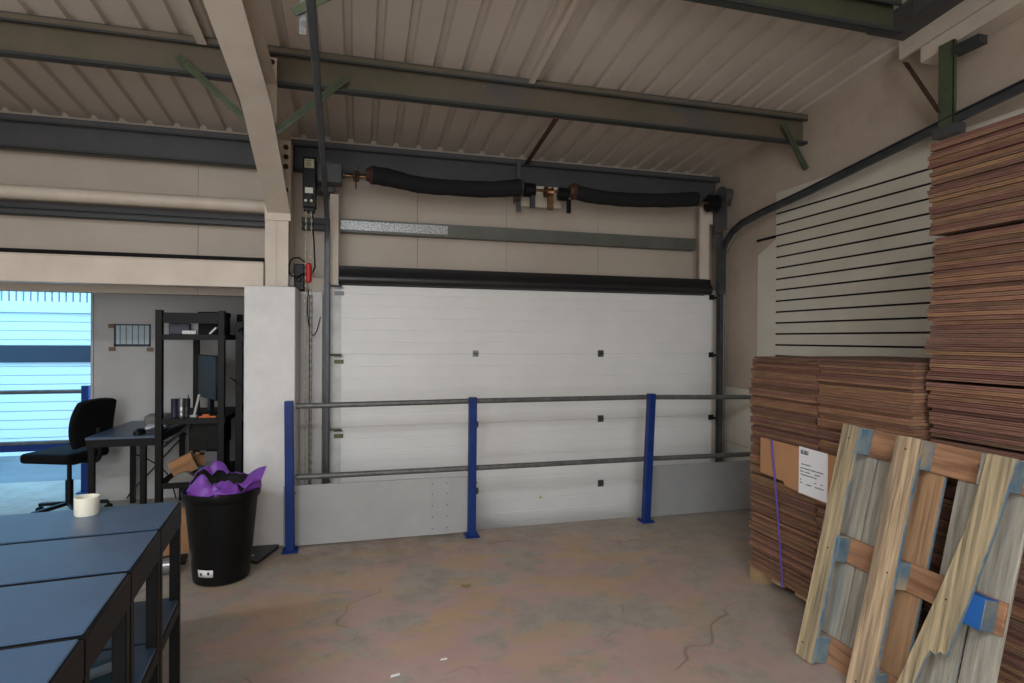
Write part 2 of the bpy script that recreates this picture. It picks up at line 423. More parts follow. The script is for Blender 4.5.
g = G(); g.box(-.15, .78, 5.184, 5.19, 2.49, 2.568); obj('splice_plate', g, 'galv_spangle', gt, label='shiny spangled galvanised face')
# portal frame
pf = thing('portal_frame', 'cream painted steel portal column with rafter rising over the benches', 'steel frame', (-.61, 4.9, 1.93), kind='structure')
CX0, CX1 = -.70, -.53
g = G(); g.box(CX0, CX1, 4.8, 4.812, 1.935, 2.55); g.box(CX0, CX1, 5.09, 5.102, 1.935, 3.15); g.box(-.62, -.61, 4.8, 5.1, 1.935, 3.15)
obj('column', g, 'cream_steel', pf)
YK, ZK = 3.72, 2.955
def raf(Y): return ZK+.128*(YK-Y)
RX_0, RX_1 = -.682, -.514
fl = [(4.80, 2.51), (YK, ZK), (YR, raf(YR))]
g = G()
up = .014
g.prism([(4.80, 2.51), (YK, ZK), (YR, raf(YR)), (YR, raf(YR)+up), (YK, ZK+up), (4.80, 2.51+up)], 0, RX_0, RX_1)
obj('bottom_flange', g, 'cream_steel', pf)
g = G(); zt = lambda Y: zr(Y)-.245
g.prism([(4.80, 2.51+up), (YK, ZK+up), (YR, raf(YR)+up), (YR, zt(YR)), (4.80, zt(4.8))], 0, -.602, -.592)
obj('web', g, 'cream_steel', pf)
g = G(); g.prism([(4.95, zt(4.95)-.012), (YR, zt(YR)-.012), (YR, zt(YR)), (4.95, zt(4.95))], 0, RX_0, RX_1)
obj('top_flange', g, 'cream_steel', pf)
g = G(); g.box(-.585, -.512, 3.966, 3.974, 2.93, 3.345); g.box(-.59, -.56, 3.974, 3.979, 2.93, 3.3)
pcl = obj('purlin_cleat', g, 'cream_steel', pf)
g = G(); g.lathe([(.016, 0), (.016, -.01), (.007, -.016)], (-.54, 3.966, 3.315), 8, 'y'); obj('bolt', g, 'rust', pcl)
g = G(); g.lathe([(.010, 0), (.010, -.006)], (-.535, 3.966, 3.2), 8, 'y'); obj('bolt', g, 'rust', pcl)
g = G(); g.box(CX0, CX1+.018, 4.785, 4.8, 2.46, 3.085)
ep = obj('end_plate', g, 'cream_steel', pf)
for z in (3.03, 2.955, 2.88, 2.70, 2.60):
    g = G(); g.lathe([(.02, 0), (.02, -.012), (.009, -.02)], (-.548, 4.785, z), 8, 'y'); obj('bolt', g, 'rust', ep)
# green fly braces
def brace(a, b, label, w=.046):
    g = G(); a, b = Vector(a), Vector(b); d = (b-a).normalized(); side = d.cross(Vector((0, 1, 0))).normalized()
    g.bar(a, b, .005, w, side); g.bar(a+Vector((0, .015, 0)), b+Vector((0, .015, 0)), w, .005, side)
    g.bar(a-d*.03, a+d*.02, .012, .05, side)
    return one('angle_brace', g, 'green_steel', label, 'brace')
brace((-1.059, 3.965, 3.258), (-.69, 3.93, 2.925), 'green angle brace from purlin to the rafter on its office side')
brace((-.101, 3.965, 3.249), (-.515, 3.95, 2.865), 'green angle brace from purlin to the rafter on its door side')
brace((3.36, 3.965, 3.30), (3.58, 3.965, 2.97), 'green angle brace propping the purlin end against the tan wall')
# sag strips under the roof
def sag(x, y0, y1, label, m='cream_steel', dz=.02, w=.04):
    g = G(); g.bar((x, y0, zr(y0)-dz-.01), (x, y1, zr(y1)-dz-.01), w, .01); g.bar((x-w*.45, y0, zr(y0)-dz+.008), (x-w*.45, y1, zr(y1)-dz+.008), .005, .035)
    return one('tie_strip', g, m, label, 'tie bar')
sag(1.2, 2.76, 3.97, 'cream tie strip under the roof between the two purlins', dz=.03)
g = G(); g.bar((1.40, 3.99, 3.172), (1.50, 5.13, 3.172), .035, .012); g.bar((1.418, 3.99, 3.188), (1.518, 5.13, 3.188), .005, .03)
one('tie_strip', g, 'rust', 'dark tie strip running from the purlin to the eaves above the spring bracket', 'tie bar')
sag(-.95, 2.76, 3.98, 'cream tie strip under the roof over the office side', dz=.04, w=.055)
# eaves downstand behind shaft
# cream box beam over alcove, round duct, black strip painted for the dark gap
g = G(); g.box(XL, CX0-.004, 4.76, 4.9, 1.93, 2.13); g.box(XL, CX0-.004, 4.752, 4.76, 2.118, 2.13)
struct('fascia_beam', g, 'cream_steel', 'cream box beam spanning the office alcove beside the column', 'beam', bev=.004)
g = G(); g.tube([(XL, 5.05, 2.61), (-.715, 5.05, 2.615)], .052, 20)
one('round_duct', g, 'cream_steel', 'round cream duct running along the wall to the column', 'duct')
g = G(); g.box(XL, -.72, 5.19, 5.3, 2.165, 2.215)
one('dark_gap_strip', g, 'black_matte', 'thin black strip painted as the dark gap over the cream box beam', 'gap_strip')
# white boxed column
g = G(); g.box(-.805, -.453, 4.56, 4.95, 0, 1.93)
struct('column_casing', g, 'white_paint', 'white boxed column casing under the cream portal column', 'column', bev=.006)
g = G(); g.box(-.5, -.285, 4.99, 5.02, -.42, 1.925); g.box(-.5, -.487, 4.96, 5.0, -.42, 1.925)
struct('trim_2', g, 'white_paint', 'white jamb board beside the door behind the pull chain', 'trim')
g = G(); g.box(-.228, -.162, 5.0, 5.03, 2.0, 2.745); g.box(-.19, -.182, 4.985, 5.0, 2.0, 2.6)
one('door_post', g, 'cream_steel', 'narrow cream post above the door on the column side', 'post')
g = G(); g.box(3.262, 3.36, 5.0, 5.03, 2.15, 2.86); g.box(3.36, 3.42, 5.0, 5.03, 2.70, 2.86)
one('door_post', g, 'cream_steel', 'narrow cream post above the door below the cable drum', 'post')

# end rafter of the gable with hanger
er = thing('gable_rafter', 'short cream and dark rafter at the top of the tan wall', 'beam', (3.45, 2.8, 3.4), kind='structure')
def rb(g, x0, x1, z0, z1, y0=3.05, y1=YR): g.prism([(y0, zr(y0)-z0), (y1, zr(y1)-z0), (y1, zr(y1)-z1), (y0, zr(y0)-z1)], 0, x0, x1)
g = G(); rb(g, 3.14, 3.44, .006, .03, 2.98); rb(g, 3.14, 3.15, .006, .12, 2.66); obj('dark_flange', g, 'eave_steel', er)
g = G(); rb(g, 3.44, 3.46, .006, .135, 3.01); obj('upper_board', g, 'cream_steel', er)
g = G(); rb(g, 3.452, 3.595, .14, .235, 2.87); obj('lower_board', g, 'cream_steel', er)
hg = thing('track_hanger', 'dark green hanger and brace holding the door track by the slatwall', 'hanger', (3.45, 2.68, 2.85))
g = G(); g.box(3.43, 3.436, 2.64, 2.735, 2.83, 3.36); g.box(3.43, 3.455, 2.64, 2.646, 2.83, 3.36); obj('upright', g, 'green_steel', hg)
g = G(); g.bar((3.425, 2.95, 3.36), (3.425, 2.72, 2.95), .006, .045, (1, 0, 0)); obj('diagonal', g, 'rust', hg)
g = G(); g.box(3.405, 3.475, 2.60, 2.75, 2.79, 2.85); obj('clamp', g, 'eave_steel', hg)
g = G(); g.box(3.43, 3.5, 2.5, 2.66, 3.27, 3.32); obj('top_bracket', g, 'lip_and_shade_steel', hg)

# ------------------------------------------------------------------ sectional door
YD = 5.0
dr = thing('door_1', 'closed white ribbed sectional loading door behind the blue posts', 'door', (1.63, YD, -.41), kind='structure')
DX0, DX1 = -.135, 3.392
lev = [-.41, .195, .803, 1.411, 2.0]
for a, b in zip(lev, lev[1:]):
    prof = [(YD+.04, a), (YD+.006, a), (YD+.006, a+.002), (YD+.004, a+.002), (YD, a+.006)]
    z = a+.1
    while z < b-.06:
        prof += [(YD, z-.004), (YD+.0022, z-.0015), (YD+.0022, z+.0015), (YD, z+.004)]; z += .101
    prof += [(YD, b-.006), (YD+.004, b-.002), (YD+.006, b-.002), (YD+.006, b), (YD+.04, b)]
    g = G(); g.prism(prof, 0, DX0, DX1); obj('panel', g, 'door_white', dr, smooth=0)
g = G(); g.box(DX0-.05, DX1+.01, YD+.041, YD+.06, -.41, 2.0); obj('leak_backing', g, 'door_white', dr)  # unseen backing added behind the panels to keep light from leaking through
for x0, x1 in ((DX0-.088, DX0), (DX1, DX1+.012)):
    g = G(); g.box(x0, x1, YD-.002, YD+.04, -.41, 2.0); obj('end_cap', g, 'door_cap', dr)
def hinge(x, z, s=.042, m='hinge_grey'):
    g = G(); g.box(x-s*.5, x+s*.5, YD-.006, YD, z-s*.55, z+s*.55); g.tube([(x-s*.5, YD-.009, z), (x+s*.5, YD-.009, z)], .007, 8)
    for q in (-.3, .3): g.lathe([(.004, 0), (.004, -.004)], (x+q*s, YD-.006, z+.3*s), 6, 'y')
    obj('hinge', g, m, dr)
hinge(1.007, 1.418, .05, 'galv'); hinge(2.204, 1.418, .056); hinge(2.208, .806, .056); hinge(2.213, .197, .056)
hinge(1.014, .2, .05); hinge(1.011, .79, .05)
for z in (1.95, 1.38, .76, .16):
    g = G(); x = DX0-.055
    g.box(x, x+.075, YD-.012, YD-.002, z-.045, z-.012); g.box(x, x+.07, YD-.03, YD-.002, z+.012, z+.018); g.tube([(x-.03, YD-.03, z+.03), (x+.06, YD-.03, z+.03)], .008, 8)
    obj('roller_bracket', g, 'olive_hinge' if z < 1.5 else 'hinge_grey', dr)
    g = G(); x = DX1-.01
    g.box(x-.02, x+.03, YD-.014, YD-.002, z+.0, z+.05); g.tube([(x-.01, YD-.03, z+.02), (x+.06, YD-.03, z+.02)], .012, 8)
    obj('roller_bracket', g, 'black_plastic', dr)
g = G(); g.prism([(1.605, .095), (1.637, .095), (1.621, .122)], 1, YD-.002, YD); obj('warning_sticker', g, 'label_yellow', dr, label='tiny yellow triangle sticker')
g = G(); g.prism([(1.617, .100), (1.625, .100), (1.621, .115)], 1, YD-.0028, YD-.002); obj('warning_mark', g, 'ink', dr)
# lintel seal
sl = thing('lintel_seal', 'long glossy black rubber seal along the top of the door', 'seal', (1.6, 4.97, 2.0))
prof = [(4.99, 2.0), (4.985, 1.995), (4.96, 1.998), (4.94, 2.015), (4.93, 2.04), (4.94, 2.07), (4.965, 2.10), (4.972, 2.148), (4.99, 2.148)]
g = G(); g.prism(prof, 0, -.155, 3.36); obj('rubber_roll', g, 'black_rubber', sl, smooth=60)
g = G(); g.box(-.155, 3.30, 4.99, 5.03, 1.99, 2.152); obj('backing_strip', g, 'black_matte', sl)

# tracks
def track(name, x, side, label, top, splay=0):
    t = thing(name, label, 'door track', (x, 4.93, -.42))
    path = [(4.93, -.42), (4.93, 2.2), (4.925, 2.3), (4.90, 2.40), (4.84, 2.5), (4.74, 2.58), (4.6, 2.635), (4.35, 2.675), (3.85, 2.725), (2.6, 2.885), (top, 2.885+.114*(2.6-top))]
    g = G(); P = [Vector((x+(splay*max(0, 4.7-a)/2.1), a, b)) for a, b in path]
    # channel section swept along the path: back plate plus two rolled lips
    prof = [(-.03, 0), (-.03, .028), (-.024, .034), (.024, .034), (.03, .028), (.03, 0), (.025, 0), (.025, .026), (-.025, .026), (-.025, 0)]
    rings = []
    for i, p in enumerate(P):
        tg = (P[min(i+1, len(P)-1)]-P[max(i-1, 0)]).normalized(); nn = tg.cross(Vector((1, 0, 0))).normalized()
        rings.append([g.bm.verts.new(p+nn*u+Vector((side*v, 0, 0))) for u, v in prof])
    n = len(prof)
    for A, B in zip(rings, rings[1:]):
        for k in range(n): g.bm.faces.new((A[k], A[(k+1) % n], B[(k+1) % n], B[k]))
    g.bm.faces.new(rings[0]); g.bm.faces.new(rings[-1][::-1])
    obj('rail', g, 'track_steel', t)
    g = G(); g.box(x+side*.034-.003, x+side*.034+.003, 4.90, 4.985, -.42, 2.42); obj('mounting_angle', g, 'track_steel', t)
    g = G(); g.box(x+side*.034-.004, x+side*.034+.012*side, 4.985, 4.991, -.42, 2.42); obj('back_angle', g, 'track_steel', t)
    return t
track('door_track', -.228, -1, 'grey steel door track rising beside the pull chain and overhead', -.5, .052)
tr = track('door_track', 3.42, 1, 'grey steel door track curving up past the slatwall', -.5)
g = G(); g.box(3.39, 3.46, 4.87, 4.93, 2.0, 2.45); obj('curve_plate', g, 'track_steel', tr)
g = G(); g.tube(smoothpath([(3.475, 4.9, -.42), (3.475, 4.9, 2.2), (3.47, 4.86, 2.4), (3.46, 4.7, 2.55)], 4), .006, 6); obj('pale_edge', g, 'galv', tr)
# left track hanger
hl = thing('track_hanger', 'galvanised strip with green strut holding the overhead track near the rafter', 'hanger', (-.25, 2.75, 3.0))
g = G(); g.box(-.265, -.235, 2.78, 2.784, 2.93, zr(2.78)-.02); obj('strip', g, 'galv', hl)
g = G(); g.bar((-.29, 2.77, 3.02), (-.10, 2.77, 3.14), .006, .04, (0, 0, 1)); obj('strut', g, 'green_steel', hl)

# ------------------------------------------------------------------ spring gear
YS = 4.86
def sleeve(pts, label):
    t = thing('torsion_spring', label, 'spring', at(pts[0][0], pts[0][1], YS), group=None)
    P = smoothpath([at(x, y, YS) for x, y, r in pts], 5); rr = [p[2]*.0083 for p in pts]
    rad = []
    for i in range(len(rr)-1):
        for k in range(5): rad.append(rr[i]+(rr[i+1]-rr[i])*k/5)
    rad.append(rr[-1])
    # slightly lumpy net sleeve
    rad = [r*(1+.03*math.sin(i*2.1)+.02*math.sin(i*5.3)) for i, r in enumerate(rad)]
    g = G(); g.tube(P, rad, 18); obj('net_sleeve', g, 'black_net', t)
    a = P[0]; g = G(); g.lathe([(.03, -.05), (.05, -.045), (.06, -.02), (.075, -.012), (.075, .004), (.06, .01)], a, 20, 'x'); obj('end_cone', g, 'rust', t)
    b = P[-1]; g = G(); g.lathe([(.06, -.01), (.07, -.004), (.07, .012), (.05, .03), (.03, .05)], b, 20, 'x'); obj('end_cone', g, 'hinge_grey', t)
    return t
sleeve([(372, 175, 9.0), (390, 178, 8.7), (420, 185, 8.0), (455, 188, 8.0), (490, 189.5, 8.4), (520, 187.5, 8.8)], 'long black sleeved torsion spring sagging on the column side')
sleeve([(574, 191.5, 8.2), (592, 196, 7.8), (622, 199.5, 7.6), (661, 200.5, 7.8), (697, 199, 8.2)], 'shorter black sleeved torsion spring next to the cable drum')
sh = thing('spring_shaft', 'steel shaft carrying the black springs above the door', 'shaft', (1.6, YS, 2.85))
zsh0, zsh1 = at(345, 173, YS).z, at(722, 199, YS).z
zS = 2.868
g = G(); g.tube([(-.2, YS, zS), (3.5, YS, zS)], .0125, 12); obj('rod', g, 'brass', sh)
p = at(355, 174, YS)
g = G(); g.lathe([(.02, -.025), (.045, -.02), (.045, -.006), (.02, 0), (.045, .004), (.045, .018), (.02, .025)], (p.x+.01, YS, zS), 14, 'x'); g.box(p.x, p.x+.015, YS-.02, YS+.005, zS-.1, zS-.03); g.box(p.x+.02, p.x+.03, YS-.01, YS, zS+.03, zS+.09)
obj('coupling', g, 'rust', sh)
cb = thing('bearing_bracket', 'centre bearing bracket hung from the eaves between the two springs', 'bracket', (1.5, YS, 2.72))
g = G(); g.box(1.375, 1.387, YS-.03, 5.11, 2.80, 2.94); g.box(1.40, 1.44, 5.085, 5.10, 2.72, 3.2); obj('plate', g, 'eave_steel', cb)
g = G(); g.lathe([(.03, -.04), (.062, -.035), (.062, .06), (.03, .065)], (1.44, YS, zS-.005), 16, 'x'); obj('drum', g, 'black_plastic', cb)
g = G(); g.box(1.46, 1.5, YS-.03, YS+.01, 2.71, 2.82); obj('pawl', g, 'track_steel', cb)
g = G(); g.lathe([(.02, -.03), (.05, -.025), (.05, .0), (.03, .01), (.045, .05), (.02, .055)], (1.62, YS, zS-.01), 14, 'x'); g.box(1.62, 1.67, YS-.03, YS, 2.70, 2.82); obj('ratchet', g, 'brass', cb)
g = G(); g.lathe([(.03, -.03), (.058, -.025), (.058, .06), (.03, .07)], (1.75, YS, zS-.02), 16, 'x'); g.box(1.80, 1.835, YS-.03, YS, 2.68, 2.80); obj('drum', g, 'black_plastic', cb)
g = G(); pa, pb = at(518, 197, 5.17), at(559, 210, 5.17); g.box(pa.x, pb.x, 5.11, 5.125, pb.z, pa.z+.1)
one('backing_plate', g, 'cream_steel', 'small cream plate under the centre bearing bracket', 'plate')
# motor operator
op = thing('door_operator', 'tall black door motor unit hanging next to the cream column', 'door motor', (-.371, 4.75, 2.53))
g = G(); g.box(-.418, -.322, 4.70, 4.82, 2.56, 2.95); g.box(-.41, -.33, 4.71, 4.81, 2.53, 2.56); g.box(-.40, -.34, 4.69, 4.70, 2.6, 2.66); obj('housing', g, 'black_plastic', op, bev=.008, segs=2)
for n_, x0, x1, z0, z1, mm in (('rating_label', -.405, -.335, 2.862, 2.93, 'label_tan'), ('white_label', -.40, -.342, 2.667, 2.71, 'label_white'), ('yellow_label', -.396, -.345, 2.634, 2.655, 'label_yellow')):
    g = G(); g.box(x0, x1, 4.6975, 4.6995, z0, z1); o = obj(n_, g, mm, op)
    if n_ == 'rating_label':
        g = G()
        for q in range(4): g.box(x0+.008, x1-.015-.007*(q % 2), 4.6965, 4.6975, z1-.016-q*.014, z1-.011-q*.014)
        obj('label_print', g, 'olive_hinge', o)
for x in (-.393, -.352):
    g = G(); g.lathe([(.011, 0), (.011, -.012), (.007, -.016)], (x, 4.69, 2.605), 10, 'y'); obj('cable_gland', g, 'label_white', op)
g = G(); g.box(-.322, -.13, 4.80, 4.95, 2.79, 2.945); g.tube([(-.13, YS, zS), (-.11, YS, zS)], .03, 12); obj('gearbox', g, 'eave_steel', op, bev=.006)
g = G(); g.box(-.36, -.2, 4.95, 5.115, 2.75, 3.0); obj('mounting_plate', g, 'eave_steel', op)
# cable drum
cdm = thing('cable_drum', 'grey cable drum and round end plate at the shaft end by the tan wall', 'drum', (3.44, YS, 2.75))
g = G(); g.box(3.39, 3.40, YS-.09, 4.985, 2.6, 2.95); g.lathe([(.09, 0), (.09, .012)], (3.39, YS, 2.95), 24, 'x'); g.box(3.39, 3.5, 4.975, 4.985, 2.45, 2.95); obj('end_plate', g, 'eave_steel', cdm)
g = G(); g.lathe([(.03, -.06), (.085, -.055), (.085, -.045), (.06, -.03), (.06, .0), (.085, .015), (.085, .03), (.03, .04)], (3.31, YS, zS), 22, 'x'); obj('drum', g, 'black_plastic', cdm)
g = G(); g.lathe([(.075, 0), (.075, .07), (.05, .075)], (3.41, YS, 2.95), 24, 'x'); obj('end_disc', g, 'eave_steel', cdm)
# pull chain
pc = thing('pull_chain', 'pale looped hand chain with red grip hanging from the black motor', 'chain', (-.37, 4.72, .3))
for x in (-.392, -.352):
    g = G(); z = 2.6; k = 0
    while z > .28:
        L_ = .034
        g.tube([(x+.0055*math.cos(a)*(k % 2), 4.72+.0055*math.cos(a)*(1-k % 2), z+L_*.5*math.sin(a)) for a in [2*PI*q/8 for q in range(8)]], .0026, 5, closed=True)
        z -= .028; k += 1
    obj('chain_strand', g, 'chain_steel', pc)
g = G(); g.tube([(-.392, 4.72, .28), (-.385, 4.72, .25), (-.372, 4.72, .24), (-.359, 4.72, .25), (-.352, 4.72, .28)], .003, 6); obj('chain_bight', g, 'chain_steel', pc)
g = G(); g.lathe([(.012, 1.975), (.023, 1.985), (.025, 2.05), (.023, 2.12), (.012, 2.13)], (-.372, 4.72, 0), 14); obj('grip', g, 'red', pc)
g = G(); g.tube([(-.345, 4.72, 2.54), (-.343, 4.73, 2.4), (-.335, 4.74, 2.3), (-.338, 4.9, 2.12), (-.36, 4.96, 2.08)], .006, 8)
one('power_cable', g, 'black_plastic', 'black cable dropping from the motor beside the pull chain', 'cable')
sw = thing('switch_box', 'small dark switch box with a cable loop beside the red chain grip', 'switch box', (-.465, 4.98, 1.935))
g = G(); g.box(-.505, -.425, 4.955, 5.01, 1.935, 2.15); g.lathe([(.02, 0), (.02, -.015)], (-.465, 4.955, 2.02), 12, 'y'); obj('casing', g, 'black_plastic', sw, bev=.006)
g = G(); g.tube(smoothpath([(-.42, 4.93, 2.16), (-.46, 4.9, 2.19), (-.515, 4.88, 2.17), (-.535, 4.88, 2.1), (-.52, 4.88, 2.05), (-.47, 4.9, 2.04), (-.43, 4.93, 2.07)], 5), .006, 8); obj('cable_loop', g, 'black_plastic', sw)
g = G(); g.tube(smoothpath([(-.395, 4.98, 1.95), (-.4, 4.975, 1.75), (-.37, 4.97, 1.58), (-.33, 4.97, 1.6), (-.3, 4.98, 1.72)], 6), .004, 6)
one('thin_wire', g, 'black_plastic', 'thin black wire looping over the white jamb board', 'cable')
g = G(); g.tube([(-.375, 4.975, .0), (-.375, 4.975, 1.9)], .012, 10)
one('conduit', g, 'galv', 'grey conduit up the white jamb board behind the pull chain', 'conduit')

# ------------------------------------------------------------------ safety barrier
br = thing('safety_barrier', 'blue post safety barrier with grey rails and kick boards before the door', 'barrier', (1, 4.43, 0))
PX = (-.468, .869, 2.38)
tilt = (0, 0, .035)
for x, tl in zip(PX, (-.012, .004, .045)):
    g = G(); g.prism([(x-.03, 0), (x+.03, 0), (x+.03+tl, 1.09), (x-.03+tl, 1.09)], 1, 4.40, 4.46)
    po = obj('post', g, 'blue_paint', br, bev=.004, segs=2)
    g = G(); g.box(x-.055, x+.055, 4.375, 4.485, 0, .01)
    for a in (-.04, .04):
        for b in (-.04, .04): g.lathe([(.009, .01), (.009, .018), (.005, .022)], (x+a, 4.43+b, 0), 8)
    obj('base_plate', g, 'blue_paint', po)
    g = G()
    for z in (.42, .54): g.lathe([(.007, 0), (.007, .012)], (x+.03+tl*z, 4.43, z), 6, 'x')
    obj('side_bolt', g, 'hinge_grey', po)
for z0, z1, z2 in ((1.046, 1.055, 1.03), (.523, .522, .512)):
    g = G(); g.tube([(PX[0]+.03, 4.485, z0), (PX[1], 4.485, z1), (2.4, 4.485, z1), (XR-.02, 4.485, z2)], .021, 14); obj('rail', g, 'rail_steel', br)
g = G(); g.box(-.523, .562, 4.505, 4.52, .01, .455); k1 = obj('kick_board', g, 'grey_board', br)
g = G(); g.box(.562, .85, 4.505, 4.52, .01, .452); obj('kick_board', g, 'grey_board', br)
g = G(); g.box(.552, .702, 4.498, 4.505, .01, .454); js = obj('joint_strip', g, 'grey_board', br)
g = G()
for z in (.06, .15, .24, .33, .41):
    for x in (.57, .685): g.lathe([(.005, 0), (.005, -.003)], (x, 4.498, z), 6, 'y')
obj('rivet', g, 'hinge_grey', js)
g = G(); g.box(2.40, XR-.03, 4.505, 4.52, .01, .45); obj('kick_board', g, 'grey_board_dark', br)
# conduit on the right wall by the door
g = G(); g.box(XR-.014, XR-.001, 4.6, 5.06, .535, 1.08)
one('wall_board', g, 'slat_white', 'upper of two pale boards on the tan wall beside the door track', 'board')
g = G(); g.box(XR-.016, XR-.001, 4.6, 5.06, -.41, .527)
one('wall_board', g, 'slat_white', 'lower of two pale boards on the tan wall beside the door track', 'board')

# ------------------------------------------------------------------ slatwall
sw = thing('slatwall', 'white slatwall panel with dark grooves on the tan wall behind the cardboard', 'slatwall', (XR, 3, .3))
g = G(); zt_ = 2.672; pit_ = .0967; SY0, SY1 = 1.2, 4.325
zz = [2.865] + [zt_-k*pit_ for k in range(24)]
for a, b in zip(zz, zz[1:]): g.box(XR-.019, XR-.002, SY0, SY1, b+.0075, a-.0075)
obj('slat', g, 'slat_white', sw)
g = G(); g.box(XR-.0155, XR-.0005, SY0, SY1-.002, zz[-1], 2.84); obj('groove', g, 'black_matte', sw)
g = G(); z = zt_-2*pit_; g.box(XR-.016, XR-.006, 4.28, 4.585, z-.012, z+.008); obj('groove_insert', g, 'black_plastic', sw, label='black groove strip jutting past the panel end')
g = G(); g.prism([(4.33, .2), (4.57, .2), (4.57, 2.335), (4.33, 2.45)], 0, XR-.014, XR-.001)
one('wall_board', g, 'slat_white', 'plain pale board with a slanted top beside the slatwall end', 'board')

# ------------------------------------------------------------------ pallets and cardboard
def flat_pallet(label, x0, x1, y0, y1, h=.084):
    t = thing('wooden_pallet', label, 'pallet', ((x0+x1)/2, (y0+y1)/2, 0))
    n = 6
    for i in range(n):
        a = y0+(y1-y0-.1)*i/(n-1); g = G(); g.box(x0, x1, a, a+.1, h-.018, h); obj('deck_board', g, 'wood_pale', t)
    for i in range(3):
        a = x0+(x1-x0-.1)*i/2
        for j in range(3):
            b = y0+(y1-y0-.1)*j/2; g = G(); g.box(a, a+.1, b, b+.1, 0, h-.018); obj('block', g, 'wood_pale', t)
    return t
flat_pallet('low wooden pallet under the strapped cardboard stack', 2.47, 3.5, 2.1, 3.2)
flat_pallet('low wooden pallet under the tall cardboard stack', 2.55, 3.52, .95, 1.96)

def carton_mesh(lx, ly, th, seed):
    """a flattened box: two plies folded at the far edge, slightly bowed, with a slit between the plies"""
    rd = random.Random(seed); g = G(); h = th*.5
    nx, nb = 3, 5
    def ply(z0, z1, dx, bow):
        cols = []
        for j in range(nb+1):
            y = -ly/2+ly*j/nb; bz = bow*math.sin(PI*j/nb); jx = dx+rd.uniform(-.0015, .0015)
            r = [(-lx/2+jx, z0+.0006), (-lx/2+jx+.0012, z0), (lx/2, z0), (lx/2, z1), (-lx/2+jx+.0012, z1), (-lx/2+jx, z1-.0006)]
            cols.append([g.bm.verts.new((px, y, pz+bz*.0)) for px, pz in r])
        n = len(cols[0])
        for A, B in zip(cols, cols[1:]):
            for k in range(n): g.bm.faces.new((A[k], A[(k+1) % n], B[(k+1) % n], B[k]))
        g.bm.faces.new(cols[0]); g.bm.faces.new(cols[-1][::-1])
    ply(0, h-.0006, 0, 0); ply(h, th-.0006, rd.uniform(-.002, .003), 0)
    # fold at the back joins the plies
    g.box(lx/2-.004, lx/2, -ly/2, ly/2, 0, th-.0006)
    bmesh.ops.recalc_face_normals(g.bm, faces=g.bm.faces)
    me = bpy.data.meshes.new('flat_carton'); g.bm.to_mesh(me); g.bm.free()
    return me
def carton_column(x0, x1, y0, y1, z0, z1, n, label, group, mats, per=4, jx=.006, gaps=(), seed=1):
    rd = random.Random(seed); step = (z1-z0-.012*len(gaps))/n
    lib = []
    for k in range(5):
        for mname in mats:
            me = carton_mesh(x1-x0, y1-y0, step-.0014, seed*50+k); me.materials.append(M[mname]); lib.append(me)
    z = z0; bx = by = 0.; first = None
    for i in range(n):
        if i % per == 0:
            bx = rd.uniform(-jx, jx); by = rd.uniform(-jx, jx)*1.4; per_m = rd.random()
        if i in gaps: z += .012
        me = lib[int(rd.random()*len(lib))]
        o = bpy.data.objects.new('flattened_carton', me); COL.objects.link(o)
        rec = .016 if (i % per == per-1) else rd.choice((0, 0, .003, .006))
        o.location = ((x0+x1)/2+bx+rd.uniform(-.002, .002)+rec, (y0+y1)/2+by+rd.uniform(-.003, .003), z)
        o.rotation_euler = (0, 0, rd.uniform(-.004, .004))
        tag(o, label, 'cardboard box', group); z += step
G1 = 'flattened cartons in the low stack, column by the door'
G2 = 'flattened cartons in the low stack, column behind the leaning pallet'
G3 = 'flattened cartons in the tall stack'
carton_column(2.475, 3.5, 2.662, 3.215, .085, 1.448, 88, 'flattened brown carton in the strapped low stack, column by the door', G1, ('carton', 'carton_red'), seed=3)
carton_column(2.475, 3.5, 2.085, 2.648, .085, 1.452, 88, 'flattened brown carton in the low stack, column behind the leaning pallet', G2, ('carton', 'carton_red'), seed=4)
carton_column(2.525, 3.52, .96, 2.05, .085, 2.455, 122, 'flattened brown carton in the tall stack beside the slatwall', G3, ('carton', 'carton_red', 'carton_red'), per=4, jx=.010, gaps=(40, 53, 66, 100), seed=5)

# kraft cover sheet with label, strap
cv = thing('kraft_wrap', 'plain kraft card sheet with a white label on the low cardboard stack', 'card sheet', (2.453, 2.75, .7))
XF = 2.456
g = G(); g.prism([(3.085, .942), (3.085, .722), (2.88, .712), (2.872, .688), (2.41, .655), (2.41, .935)], 0, XF-.004, XF); obj('sheet', g, 'kraft', cv)
g = G(); g.prism([(2.755, .945), (2.757, .678), (2.548, .675), (2.547, .940)], 0, XF-.0062, XF-.0042); lb = obj('address_label', g, 'paper', cv, label='white paper label with small dark print')
xx = XF-.0068
rd = random.Random(2)
g = G()
for k in range(9):
    y = 2.74-k*.0065; g.box(xx, xx+.0004, y-.004*rd.uniform(.5, 1.2), y, .908, .928)
g.box(xx, xx+.0004, 2.684, 2.74, .905, .909)
obj('printed_block', g, 'ink', lb)
for z, a, b in ((.845, 2.735, 2.665), (.822, 2.745, 2.575), (.803, 2.745, 2.715), (.803, 2.705, 2.67), (.803, 2.635, 2.60), (.785, 2.74, 2.62), (.757, 2.745, 2.735), (.757, 2.64, 2.625), (.757, 2.595, 2.58), (.738, 2.745, 2.725), (.735, 2.70, 2.66), (.735, 2.635, 2.57)):
    y = a; g = G()
    while y > b:
        w = rd.uniform(.006, .018); zz_ = z+rd.uniform(-.0006, .0006); g.box(xx, xx+.0004, max(y-w, b), y, zz_, zz_+.0055); y -= w+.003
    obj('text_line', g, 'ink', lb)
g = G(); ys = 2.962
